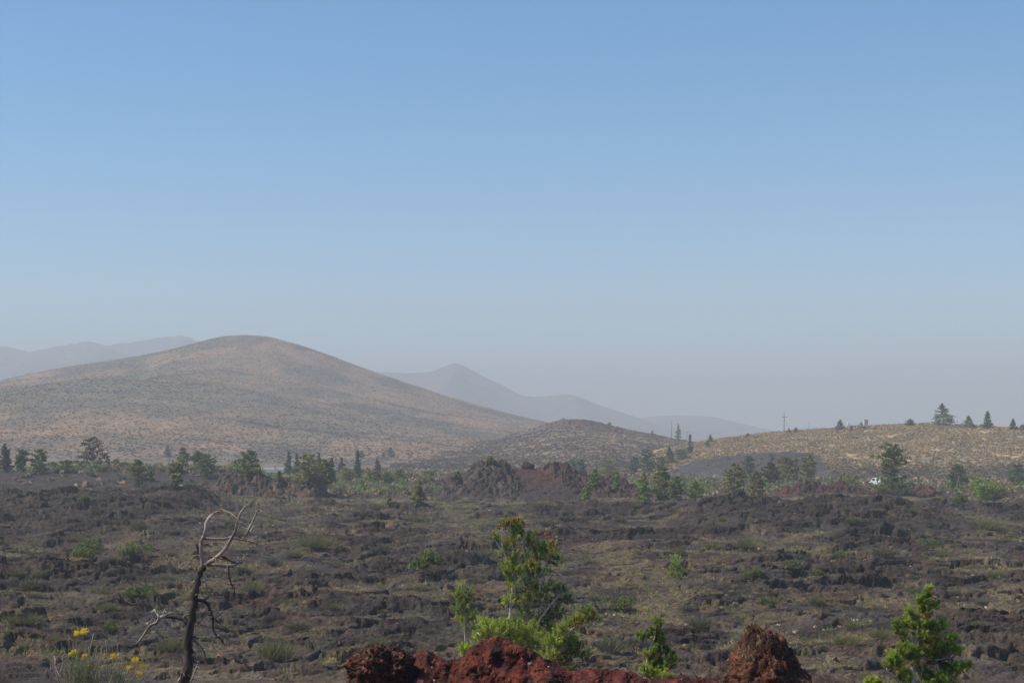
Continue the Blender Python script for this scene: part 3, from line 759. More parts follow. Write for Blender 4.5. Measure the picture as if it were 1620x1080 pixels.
T = [  # px, base py, top py, width px, shape, colour, label, minimum distance
 (9, 746, 702, 19, 'narrow', DK, 'tall narrow dark pine, leftmost of the tree line', 0),
 (31, 749, 712, 22, 'top', GR, 'leaning dark pine, second from the left edge', 0),
 (63, 748, 710, 27, 'round', GR, 'dense dark green pine, third from the left edge', 0),
 (84, 744, 730, 14, 'bush', OL, 'small olive pine right of the third left pine', 0),
 (105, 748, 727, 24, 'bush', GR, 'low broad pine between the dense pine and the brown tree', 0),
 (121, 743, 728, 14, 'bush', OL, 'small pine close left of the brown tree', 0),
 (147, 736, 692, 40, 'round', BR, 'tall brown half dead pine standing on the left rise', 0),
 (171, 740, 722, 11, 'narrow', BR, 'little brown sapling just right of the brown tree', 0),
 (184, 742, 726, 15, 'bush', GR, 'small dark pine second right of the brown tree', 0),
 (197, 742, 730, 11, 'bush', GR, 'tiny dark pine third right of the brown tree', 0),
 (220, 771, 727, 26, 'round', GR, 'dark pine standing low on the black cinder slope', 0),
 (239, 762, 744, 14, 'bush', GR, 'small bush like pine beside the one on the cinder slope', 0),
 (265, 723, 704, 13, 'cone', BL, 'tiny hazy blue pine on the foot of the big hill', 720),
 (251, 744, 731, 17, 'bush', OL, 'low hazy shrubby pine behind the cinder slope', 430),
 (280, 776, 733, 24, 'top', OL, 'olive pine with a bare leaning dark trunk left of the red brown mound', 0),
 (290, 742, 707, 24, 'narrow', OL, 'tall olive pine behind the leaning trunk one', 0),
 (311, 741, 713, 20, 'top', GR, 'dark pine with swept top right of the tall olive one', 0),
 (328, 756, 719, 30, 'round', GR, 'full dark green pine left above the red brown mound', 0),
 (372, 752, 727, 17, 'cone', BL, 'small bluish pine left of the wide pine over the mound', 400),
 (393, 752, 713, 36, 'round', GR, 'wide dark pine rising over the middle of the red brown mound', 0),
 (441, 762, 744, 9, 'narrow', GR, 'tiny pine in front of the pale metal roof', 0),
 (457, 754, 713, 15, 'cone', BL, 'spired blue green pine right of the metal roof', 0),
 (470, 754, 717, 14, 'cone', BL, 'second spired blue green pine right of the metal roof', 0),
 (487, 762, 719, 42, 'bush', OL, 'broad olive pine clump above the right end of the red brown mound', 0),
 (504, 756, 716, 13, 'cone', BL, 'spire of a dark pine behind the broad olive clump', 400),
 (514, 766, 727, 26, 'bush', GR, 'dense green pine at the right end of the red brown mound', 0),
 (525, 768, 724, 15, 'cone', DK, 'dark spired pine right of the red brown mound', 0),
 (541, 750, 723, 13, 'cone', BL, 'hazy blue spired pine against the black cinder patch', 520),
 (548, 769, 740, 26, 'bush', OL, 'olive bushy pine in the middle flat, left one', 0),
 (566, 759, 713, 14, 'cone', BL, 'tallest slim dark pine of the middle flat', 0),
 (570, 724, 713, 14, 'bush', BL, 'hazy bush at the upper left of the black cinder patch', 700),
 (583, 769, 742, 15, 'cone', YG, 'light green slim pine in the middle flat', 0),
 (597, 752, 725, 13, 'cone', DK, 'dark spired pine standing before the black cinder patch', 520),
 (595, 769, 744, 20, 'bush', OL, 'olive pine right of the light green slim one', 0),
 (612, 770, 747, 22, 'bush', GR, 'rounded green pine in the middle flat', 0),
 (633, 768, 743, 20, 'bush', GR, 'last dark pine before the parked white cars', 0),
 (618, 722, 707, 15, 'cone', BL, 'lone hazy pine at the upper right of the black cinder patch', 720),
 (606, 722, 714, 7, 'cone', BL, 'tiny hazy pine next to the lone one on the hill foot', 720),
 (661, 800, 759, 20, 'narrow', OL, 'olive pine at the near left foot of the cinder mound', 0),
 (677, 766, 744, 24, 'bush', OL, 'faint olive pine behind the parked cars', 0),
 (614, 803, 781, 12, 'narrow', OL, 'small olive pine on the lava edge left of the cinder mound', 0),
 (774, 731, 720, 8, 'bush', YG, 'tiny round pine on top of the cinder mound', 0),
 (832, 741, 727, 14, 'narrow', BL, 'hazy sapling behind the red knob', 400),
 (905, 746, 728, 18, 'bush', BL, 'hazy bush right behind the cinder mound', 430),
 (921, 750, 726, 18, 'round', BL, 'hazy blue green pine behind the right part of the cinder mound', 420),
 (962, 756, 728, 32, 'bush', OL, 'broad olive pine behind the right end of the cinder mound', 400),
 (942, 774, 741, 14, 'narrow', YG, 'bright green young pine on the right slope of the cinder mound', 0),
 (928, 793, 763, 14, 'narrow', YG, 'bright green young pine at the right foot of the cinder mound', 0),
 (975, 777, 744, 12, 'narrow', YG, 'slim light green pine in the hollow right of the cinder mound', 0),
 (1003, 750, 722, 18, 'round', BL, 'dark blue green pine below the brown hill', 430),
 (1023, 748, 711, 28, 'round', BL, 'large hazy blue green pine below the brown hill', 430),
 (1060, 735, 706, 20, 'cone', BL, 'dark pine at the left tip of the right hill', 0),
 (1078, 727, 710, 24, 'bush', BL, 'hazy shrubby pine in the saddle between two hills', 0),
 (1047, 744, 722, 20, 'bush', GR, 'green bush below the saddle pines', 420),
 (1018, 792, 748, 26, 'cone', YG, 'bright green pine at the lava edge, left of three', 0),
 (1046, 790, 738, 28, 'round', OL, 'olive pine at the lava edge, middle of three', 0),
 (1070, 790, 753, 24, 'round', GR, 'green pine at the lava edge, right of three', 0),
 (1101, 790, 760, 20, 'bush', YG, 'small light green pine between the three pines and the leafy pair', 0),
 (1073, 694, 669, 10, 'cone', DK, 'narrow dark spire in the saddle beside the thin pole', 0),
 (1091, 718, 687, 9, 'narrow', DK, 'slim dark pine below the saddle spire', 0),
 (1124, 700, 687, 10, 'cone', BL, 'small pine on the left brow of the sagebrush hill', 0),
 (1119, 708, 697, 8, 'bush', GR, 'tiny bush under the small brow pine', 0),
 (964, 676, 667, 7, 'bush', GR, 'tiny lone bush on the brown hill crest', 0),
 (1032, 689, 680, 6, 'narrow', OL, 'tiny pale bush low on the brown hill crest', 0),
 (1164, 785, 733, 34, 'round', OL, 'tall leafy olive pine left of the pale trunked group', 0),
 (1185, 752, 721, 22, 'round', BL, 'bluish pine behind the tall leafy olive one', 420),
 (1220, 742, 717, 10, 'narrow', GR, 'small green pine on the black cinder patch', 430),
 (1197, 787, 744, 24, 'bush', OL, 'light olive bush with pale twigs left of the red ridge', 0),
 (1220, 770, 732, 28, 'round', (.10, .085, .035), 'yellowish brown pine behind the pale trunk', 0),
 (1245, 768, 722, 36, 'round', OL, 'tall open olive pine with a pale trunk', 0),
 (1259, 750, 725, 14, 'round', DK, 'very dark bush behind the pale trunk pine', 420),
 (1278, 764, 719, 26, 'bush', OL, 'dim olive pine at the right end of the black cinder patch', 400),
 (1345, 770, 751, 30, 'bush', OL, 'low dull olive brush left of the white van', 400),
 (1412, 783, 704, 62, 'tier', GR, 'largest pine with two stacked crowns beside the white van', 0),
 (1513, 776, 734, 26, 'round', GR, 'dark bushy pine with a pale trunk right of the largest pine', 0),
 (1527, 770, 752, 14, 'bush', GR, 'little dark bush right of the dark bushy pine', 0),
 (1552, 790, 755, 40, 'bush', YG, 'spreading yellow green pine at the right lava edge', 0),
 (1572, 788, 768, 34, 'bush', OL, 'low olive pine leaning right of the spreading one', 0),
 (1611, 768, 735, 28, 'round', BL, 'bluish pine at the right edge beside the dirt pile', 0),
 (1545, 768, 750, 24, 'bush', OL, 'dim olive brush behind the spreading pine', 420),
 (1329, 680, 663, 17, 'cone', GR, 'small cone pine on the crest left of the pale platform', 0),
 (1362, 679, 667, 12, 'cone', GR, 'tiny twin topped pine behind the pale platform', 690),
 (1248, 685, 677, 7, 'cone', GR, 'tiny pine beside the tall utility pole', 0),
 (1259, 685, 676, 7, 'bush', OL, 'second tiny pine beside the tall utility pole', 0),
 (1183, 691, 685, 5, 'bush', GR, 'speck like bush on the left crest of the sagebrush hill', 0),
 (1440, 674, 663, 13, 'bush', GR, 'rounded bush on the crest left of the big crest pine', 0),
 (1492, 674, 638, 34, 'cone', GR, 'biggest dark pine on the crest of the sagebrush hill', 0),
 (1533, 677, 657, 20, 'cone', GR, 'lopsided pine on the crest right of the biggest', 0),
 (1562, 679, 650, 17, 'cone', GR, 'slim tall crest pine, third of the right group', 0),
 (1603, 681, 662, 14, 'cone', DK, 'crest pine second from the right edge', 0),
 (1618, 681, 671, 10, 'bush', OL, 'small pale crest pine at the right edge', 0),
]
def far_tree(row, k):
    px, pb, pt, wd, shape, col, label, dmin = row
    x, y, z = hit(px, pb, max(dmin, 300 if pb < 800 else 250))
    if px < 450 and dmin == 0 and y > 425:
        y = 404.0; x = X(px, y); z = float(all_z(np.array([x]), np.array([y]))[0])
    hm = Z(pt, y) - min(z, Z(pb, y)) if px < 450 and dmin == 0 else (pb - pt) / F * y
    wm = wd * 1.12 / F * y
    dead = 'half dead' in label or 'brown sapling' in label
    zb = Z(pb, y) if abs(Z(pb, y) - z) < 3 else z
    e = empty('pine_tree', (x, y, min(z, zb) - .1))
    lean = {31: .14, 280: -.05, 311: .12, 1572: .25}.get(px, random.uniform(-.04, .04))
    tr, lm, C, S, K = conifer(SH[shape], hm * 1.02, wm, 1000 + k * 7, col, lean, 1.0 if wd > 12 else .7, dead)
    if 'with a pale trunk' in label:
        pale = MB(); h = hm
        pale.tube([(-.18 * wm, -.3 * wm, 0), (-.10 * wm, -.42 * wm, h * .25), (0.0, -.45 * wm, h * .5), (.08 * wm, -.35 * wm, h * .62)], [.09, .07, .05, .03], 5, (.42, .38, .32))
        pale.build('pale_stem', M_bark, e)
    tr.build('trunk', M_bark, e)
    V, Fq, Cc = quads(C, S * (1.35 if not dead else 1.0), K, .1, 1.3)
    if lm.v: V, Fq, Cc = np.concatenate([V, np.array([q[:] for q in lm.v])]), np.concatenate([Fq, np.array(lm.f) + len(V)]), np.concatenate([Cc, np.array(lm.c)])
    mesh_np('crown', V, Fq, 4, [M_leaf if not dead else M_dry], Cc, e)
    tag(e, label, 'tree', 'pines standing beyond the lava field')
for k, row in enumerate(T): far_tree(row, k)
# ------------------------------------------------------------------ foreground: red cinder rim and outcrops
RIMY = 22.0
rim_pts = [(520, 1100), (545, 1085), (556, 1074), (575, 1058), (600, 1048), (640, 1042), (662, 1030), (676, 1026), (690, 1035), (712, 1044), (728, 1040), (738, 1029), (750, 1019), (765, 1011), (785, 1008), (805, 1009), (818, 1018), (832, 1027),
           (850, 1033), (868, 1043), (885, 1053), (905, 1058), (925, 1055), (945, 1057), (965, 1060), (985, 1059), (1005, 1065), (1020, 1072), (1045, 1073), (1075, 1069), (1100, 1073), (1130, 1076), (1160, 1085), (1200, 1092), (1300, 1096), (1400, 1108)]
def rim_z(x, y):
    px = np.array([p[0] for p in rim_pts], float); xs = (px - CX) / F * RIMY; zs = CZ - (np.array([p[1] for p in rim_pts], float) - HY) / F * RIMY
    xw = x / y * RIMY if False else x
    zc = np.interp(xw, xs, zs)
    d = y - RIMY - .12 * fbm2(x * 2, x * 0, 3, 901)
    z = zc - np.where(d < 0, -d * .17 + .10 * ss(0, .8, -d) , d * .62 + .0)
    # hummock in the middle stands up steeply in front of the crest
    hump = np.exp(-((x + .17) / .42) ** 2)
    z = z - np.where(d < 0, hump * .42 * ss(0.05, .75, -d), 0)
    k = np.clip(1 - np.abs(d) / 6, 0, 1)
    n = fbm2(x * 2.6, y * 2.6, 5, 903, .62) * .05 + fbm2(x * 14, y * 14, 4, 905, .6) * .012
    f1, f2, i1 = worley2(x * 7, y * 7, 907)
    z = z + n + (.035 * (i1 - .3) * np.sqrt(np.clip(1 - f1 * f1, 0, 1))) * (.4 + hump + ss(-1.3, -2.2, x))
    return z
def make_rim():
    xs = np.linspace(-3.4, 6.0, 1000); ys = np.concatenate([np.linspace(12, 19, 60)[:-1], np.linspace(19, 25.5, 420)])
    Yg = np.repeat(ys[:, None], len(xs), 1); Xg = np.repeat(xs[None], len(ys), 0)
    Zg = rim_z(Xg, Yg)
    f1, f2, i1 = worley2(Xg * 9, Yg * 9, 911)
    col = mixc(np.broadcast_to(c_(.085, .020, .013), Xg.shape + (3,)), c_(.135, .036, .020), ss(-.3, .35, fbm2(Xg * 4, Yg * 4, 4, 913)))
    col = mixc(col, c_(.040, .017, .015), ss(.45, .9, i1) * .85)
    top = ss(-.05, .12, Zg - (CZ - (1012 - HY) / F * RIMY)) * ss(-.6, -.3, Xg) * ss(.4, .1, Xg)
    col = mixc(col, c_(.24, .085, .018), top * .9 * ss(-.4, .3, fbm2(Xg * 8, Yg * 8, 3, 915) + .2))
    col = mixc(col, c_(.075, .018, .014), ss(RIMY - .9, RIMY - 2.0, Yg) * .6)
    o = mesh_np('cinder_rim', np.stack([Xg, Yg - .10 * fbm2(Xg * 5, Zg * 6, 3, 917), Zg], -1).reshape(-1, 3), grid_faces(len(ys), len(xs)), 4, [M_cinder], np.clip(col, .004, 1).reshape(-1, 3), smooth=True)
    tag(o, kind='structure')
    # pale flecks of stone and husks on the cinders
    n = 60; x = R.uniform(-2.6, 3.2, n); y = R.uniform(20.2, 21.9, n); keep = R.uniform(size=n) < .9; x, y = x[keep], y[keep]; z = rim_z(x, y) + .008
    r = R.uniform(.008, .028, len(x))
    scatter_clumps('pale_flecks', np.stack([x, y, z], 1), r, r * .5, jitter((.55, .48, .42), len(x), .2), 5, 1.0, M_dry, up=.8)
make_rim()

LICH = c_(.26, .20, .09)
o = rock('red_outcrop', (X(606, 21.2), 21.2, Z(1062, 21.2)), (.42, .36, .34), 31, c_(.095, .030, .020), c_(.055, .030, .020), 6, .42, 1.7, spots=c_(.30, .22, .12))
tag(o, 'lumpy red brown lava outcrop with pale flecks at the left end of the cinder rim', 'rock')
def peak(V):
    t = np.clip((V[:, 2] + 1) / 2, 0, 1); k = 1.25 - .80 * t
    W = V.copy(); W[:, 0] = W[:, 0] * k - .24 * t; W[:, 1] *= k
    return W
o = rock('red_rock', (X(1224, 20.0), 20.0, Z(1090, 20.0)), (.72, .6, .78), 43, c_(.105, .042, .026), c_(.060, .030, .021), 6, .26, 2.1, spots=LICH, shape=peak)
tag(o, 'tall pointed red brown rock with mustard lichen on its knobbed top', 'rock')
o = rock('lava_rock', (X(835, 338), 338.5, Z(739, 338)), (1.25, 1.1, 1.0), 57, c_(.075, .038, .034), c_(.05, .03, .03), 5, .5, 1.8, M_lava)
tag(o, 'small dark red knob of lava on the saddle of the cinder mound', 'rock')
o = rock('lava_block', (X(718, 334), 334, Z(757, 334)), (1.5, 1.3, 1.15), 61, c_(.055, .04, .038), c_(.09, .06, .05), 4, .35, 1.5, M_lava)
tag(o, 'dark jagged block on the left shoulder of the cinder mound', 'rock')
o = rock('lava_boulder', (X(884, 326), 326, Z(789, 326)), (1.5, 1.2, 1.2), 63, c_(.06, .045, .042), c_(.09, .06, .05), 4, .35, 1.4, M_lava)
tag(o, 'dark boulder at the right foot of the cinder slope', 'rock')
o = rock('cinder_heap', (X(1162, 348), 348, Z(787, 348)), (2.6, 2.0, 1.5), 67, c_(.105, .052, .042), c_(.085, .045, .038), 4, .12, 1.2, M_lava)
tag(o, 'smooth rounded reddish heap at the left end of the red ridge', 'heap')
o = rock('dirt_pile', (X(1590, 470), 470, Z(768, 470) - .6), (3.8, 3, 2.1), 69, c_(.42, .36, .27), c_(.36, .31, .23), 4, .08, 1.0, M_lava)
tag(o, 'pale tan pile of dirt near the right edge below the sagebrush hill', 'dirt pile')

# ------------------------------------------------------------------ dead tree
def poly(pts, Y, dy=0.0):
    out = []
    for k, p in enumerate(pts):
        yy = Y + (p[2] if len(p) > 2 else 0) + dy * k / max(1, len(pts) - 1)
        out.append(P(p[0], p[1], yy))
    return out
def smooth_pts(pts, rad, it=2):
    for _ in range(it):
        np_, nr = [pts[0]], [rad[0]]
        for a, b, ra, rb in zip(pts, pts[1:], rad, rad[1:]):
            np_ += [a.lerp(b, .25), a.lerp(b, .75)]; nr += [ra * .75 + rb * .25, ra * .25 + rb * .75]
        pts, rad = np_ + [pts[-1]], nr + [rad[-1]]
    return pts, rad
def limb(mb, pts, widths, Y, col, dy=0.0, n=8, wob=.10, it=1):
    ps = poly(pts, Y, dy); N = len(ps)
    rad = [(widths[0] + (widths[1] - widths[0]) * k / (N - 1)) / F * Y / 2 for k in range(N)] if len(widths) == 2 else [q / F * Y / 2 for q in widths]
    ps, rad = smooth_pts(ps, rad, it)
    for k in range(1, len(ps) - 1): ps[k] = ps[k] + Vector((random.uniform(-1, 1), random.uniform(-1, 1), random.uniform(-1, 1))) * rad[k] * .25
    mb.tube(ps, rad, n, col, wob=wob)
DY = 33.0
def dead_tree():
    random.seed(5)
    e = empty('dead_tree', P(291, 1125, DY))
    def kid(name, mb, mat=M_bark): 
        o = mb.build(name, mat, e); o.matrix_parent_inverse = e.matrix_basis.inverted() if False else o.matrix_parent_inverse
        for v in o.data.vertices: v.co -= e.location
        return o
    CH, W = (.070, .056, .045), (.31, .265, .215)
    G = (.30, .25, .20)
    t = MB(); limb(t, [(288, 1135), (291, 1090), (295, 1060), (297, 1035), (299, 1000), (304, 975), (307, 950), (311, 925), (316, 905), (322, 897)], [25, 19, 15.5, 14, 13, 12, 11, 10, 9, 8.5], DY, CH, n=14, wob=.2, it=2)
    kid('trunk', t)
    t = MB(); limb(t, [(321, 898), (320, 885), (317, 870), (318, 858), (322, 848)], [9, 7, 7, 6, 6], DY, G); kid('trunk_top', t)
    B = [
     ([(321, 852), (324, 838), (326, 826), (332, 817), (340, 811), (350, 805)], (5.5, 2.6), W, 0.2),
     ([(350, 805), (356, 809), (364, 811), (371, 817), (378, 824), (385, 830)], (2.4, 1.0), G, -.3),
     ([(350, 806), (349, 802)], (1.6, .8), G, 0),
     ([(325, 851), (340, 852), (355, 853), (365, 850), (380, 853), (392, 856), (404, 858), (407, 862)], (4.2, 1.4), W, .3),
     ([(386, 852), (391, 842), (395, 833), (401, 824), (407, 809), (415, 805)], (4.0, 1.6), W, .2),
     ([(393, 846), (396, 840), (401, 830)], (1.6, .8), W, .3),
     ([(388, 853), (394, 845)], (1.8, 1.0), W, -.2),
     ([(321, 893), (328, 890), (338, 885), (350, 876), (358, 865), (367, 851), (373, 840), (376, 825), (381, 811), (389, 800)], (6, 1.8), W, -.2),
     ([(321, 893), (335, 893), (350, 894), (365, 894), (374, 892)], (5.4, 2.0), (.42, .37, .31), .4),
     ([(350, 880), (362, 886), (376, 892), (383, 890)], (2.0, 1.0), CH, .3),
     ([(376, 897), (379, 888), (392, 876)], (1.8, .8), W, .3),
     ([(377, 890), (376, 880)], (1.4, .7), G, .3),
     ([(361, 895), (362, 910), (365, 922), (370, 932), (372, 945)], (1.9, .8), CH, .2),
     ([(318, 881), (312, 877), (305, 883), (302, 884)], (3.0, 1.3), W, 0),
     ([(318, 872), (312, 867), (310, 860)], (3.4, 2.0), CH, 0),
     ([(320, 880), (325, 874), (325, 870)], (3.0, 1.8), W, 0),
     ([(323, 862), (330, 862), (335, 865)], (2.6, 1.8), W, 0),
     ([(318, 917), (312, 917), (304, 922)], (2.4, 1.2), W, 0),
     ([(315, 918), (322, 920), (328, 916)], (2.2, 1.0), W, 0),
     ([(309, 966), (318, 955), (327, 946), (332, 941), (344, 933)], (3.2, 1.4), W, .1),
     ([(312, 948), (322, 950), (330, 955), (333, 966), (337, 977), (336, 995), (343, 1005), (350, 1012), (356, 1021)], (4.6, 1.2), CH, .3),
     ([(332, 967), (325, 973), (318, 983)], (3.0, 1.4), G, 0),
     ([(338, 977), (346, 974), (352, 966)], (2.8, 1.2), G, 0),
     ([(342, 973), (353, 966)], (1.8, .8), G, .2),
     ([(337, 975), (344, 982), (350, 987)], (2.0, .9), CH, 0),
     ([(345, 1001), (356, 1005), (366, 1013)], (1.3, .6), G, .2),
     ([(352, 1018), (365, 1018), (375, 1014)], (1.4, .8), W, .2),
     ([(297, 985), (288, 977), (275, 975), (262, 973)], (7, 4.2), CH, .1),
     ([(262, 973), (253, 976), (247, 984), (237, 988), (230, 998), (224, 1008), (217, 1018)], (5.0, 1.6), (.30, .265, .225), .2),
     ([(262, 973), (268, 971), (274, 968)], (3.2, 1.6), G, 0),
     ([(258, 974), (260, 967), (260, 962)], (2.2, 1.2), W, 0),
     ([(251, 977), (249, 970), (245, 965)], (2.8, 1.4), W, .1),
     ([(290, 980), (292, 973), (299, 972)], (3.2, 2.0), W, 0),
     ([(297, 998), (303, 1005), (312, 1009), (326, 1008)], (4.2, 1.4), W, .2),
     ([(305, 1009), (315, 1018), (322, 1028), (326, 1043)], (3.8, 1.6), W, .3),
     ([(316, 1024), (317, 1040), (310, 1058), (302, 1078), (300, 1095)], (2.6, 1.4), G, -.2),
     ([(293, 1048), (300, 1044)], (2.6, 1.8), W, 0),
     ([(284, 1078), (287, 1070), (288, 1062)], (5, 2), W, -.25),
     ([(309, 940), (312, 940)], (2.2, 1.8), W, -.12),
    ]
    for pts, w, c, dy in B:
        w = tuple(q * 1.25 + .3 for q in w)
        mb = MB(); limb(mb, [(p[0] + random.uniform(-.8, .8), p[1] + random.uniform(-.8, .8)) for p in pts], w, DY, c, dy, n=7, wob=.16, it=0 if len(pts) > 4 else 1)
        kid('branch', mb)
        L = sum(math.hypot(a[0] - b[0], a[1] - b[1]) for a, b in zip(pts, pts[1:]))
        for _ in range(int(L / 8)):                 # broken spurs and twigs
            k = random.randint(0, len(pts) - 2); f = random.random()
            qx, qy = pts[k][0] * (1 - f) + pts[k + 1][0] * f, pts[k][1] * (1 - f) + pts[k + 1][1] * f
            an = random.uniform(0, 6.28); l = random.uniform(3, 13)
            mb = MB(); limb(mb, [(qx, qy), (qx + l * .5 * math.cos(an), qy + l * .5 * math.sin(an)), (qx + l * math.cos(an + .5), qy + l * math.sin(an + .5))], (1.8, .8), DY + dy * .5, c, random.uniform(-.1, .1), n=4)
            kid('twig', mb)
    tag(e, 'bare dead snag with charred trunk and bleached twisted branches', 'dead tree')
dead_tree()

# ------------------------------------------------------------------ foreground limber pines
def brushes(pos, ax, L, col, per=44, nl=.075, nw=.016):
    """bottle-brush needle tufts: pos (n,3) base, ax (n,3) axis, L (n,) length"""
    n = len(pos); N = n * per
    t = R.uniform(0, 1, N); a = np.repeat(ax, per, 0); p = np.repeat(pos, per, 0) + a * (t * np.repeat(L, per))[:, None]
    rd = np.cross(a, rand_unit(N)); rd /= np.linalg.norm(rd, axis=1)[:, None] + 1e-9
    d = a * R.uniform(.45, .95, (N, 1)) + rd * (1.0 - .35 * t)[:, None]; d /= np.linalg.norm(d, axis=1)[:, None]
    c = jitter(np.repeat(col, per, 0), N, .2, .06)
    return blades(p, nl * R.uniform(.75, 1.2, N), np.full(N, nw), d, c)
def pine(name_label, cat, Y, base, stems, blobs, cones, greens, group=None, per=40, seed=1, nl=.075, blen=(.10, .24), nw=.016):
    """stems: [(pts, widths)] in photo pixels; blobs: (px, py, rx, ry, n, colour index, depth offset) regions filled with needle tufts"""
    global R
    R = np.random.RandomState(seed); random.seed(seed)
    b0 = P(base[0], base[1], Y); e = empty('pine_tree', b0)
    sub = lambda o: o.data.vertices.foreach_set('co', (np.array([v.co[:] for v in o.data.vertices]) - np.array(b0)).astype(np.float32).ravel())
    nodes = []
    for k, (pts, wd) in enumerate(stems):
        mb = MB(); limb(mb, pts, [q * .9 for q in wd], Y - .03, (.50, .43, .36) if k else (.46, .39, .33), 0, n=7, wob=.12, it=1)
        o = mb.build('trunk' if k == 0 else 'branch', M_bark, e); sub(o)
        pp = poly(pts, Y)
        for a, b in zip(pp, pp[1:]):
            for f in (0, .25, .5, .75): nodes.append(a.lerp(b, f))
    nodes = np.array([n[:] for n in nodes])
    Pp, Ax, L, C = [], [], [], []; tw = MB()
    for (px, py, rx, ry, n, ci, dy) in blobs:
        n = int(n * 1.25); c = np.array(P(px, py, Y + dy)); s = Y / F
        q = R.normal(size=(n, 3)); q /= np.linalg.norm(q, axis=1)[:, None]; q *= (R.uniform(0, 1, (n, 1)) ** .4)
        pos = c + q * np.array([rx * s, min(rx, 34) * s * .9, ry * s])
        ax = q * [.55, .55, .25] + [0, 0, .75] + R.normal(size=(n, 3)) * .28
        ax /= np.linalg.norm(ax, axis=1)[:, None]
        Pp.append(pos); Ax.append(ax); L.append(R.uniform(blen[0], blen[1], n) * min(1, .5 + ry / 22)); C.append(jitter(greens[ci], n, .28, .10))
        for j in range(0, n, 4):                        # thin twigs back to the nearest stem
            d = nodes - pos[j]; d2 = (d ** 2).sum(1) + np.where(d[:, 2] > .05, 4, 0); m = nodes[np.argmin(d2)]
            if np.linalg.norm(m - pos[j]) < 1.4:
                mid = (m + pos[j]) / 2 - np.array([0, 0, .06]); tw.tube([m, mid, pos[j]], [.012, .009, .005], 4, (.40, .33, .27), cap=False)
    V, Fq, Cc = brushes(np.concatenate(Pp), np.concatenate(Ax), np.concatenate(L), np.concatenate(C), per, nl, nw)
    if tw.v:
        q = np.array(tw.f); tri = np.concatenate([q[:, [0, 1, 2]], q[:, [0, 2, 3]]]) + len(V)
        V, Fq, Cc = np.concatenate([V, np.array([a[:] for a in tw.v])]), np.concatenate([Fq, tri]), np.concatenate([Cc, np.array(tw.c)])
    mesh_np('crown', V - np.array(b0), Fq, 3, [M_leaf], Cc, e)
    for (px, py, r, dy) in cones:                        # clusters of orange-brown cones
        c = np.array(P(px, py, Y + dy)); s = Y / F; m = 7
        mb = MB()
        for j in range(m):
            p = c + R.normal(size=3) * r * s * .55; up = Vector((R.normal() * .3, R.normal() * .3, 1)).normalized(); l = r * s * .9
            mb.tube([Vector(p) - up * l * .5, Vector(p), Vector(p) + up * l * .5], [l * .16, l * .34, l * .10], 7, tuple(jitter((.30, .13, .04), 1, .25, .1)[0]), wob=.25)
        o = mb.build('cone_cluster', M_bark, e); sub(o)
    tag(e, name_label, cat, group)
    return e
GN = [(.36, .45, .085), (.27, .36, .08), (.17, .24, .07), (.45, .55, .10), (.42, .45, .10)]
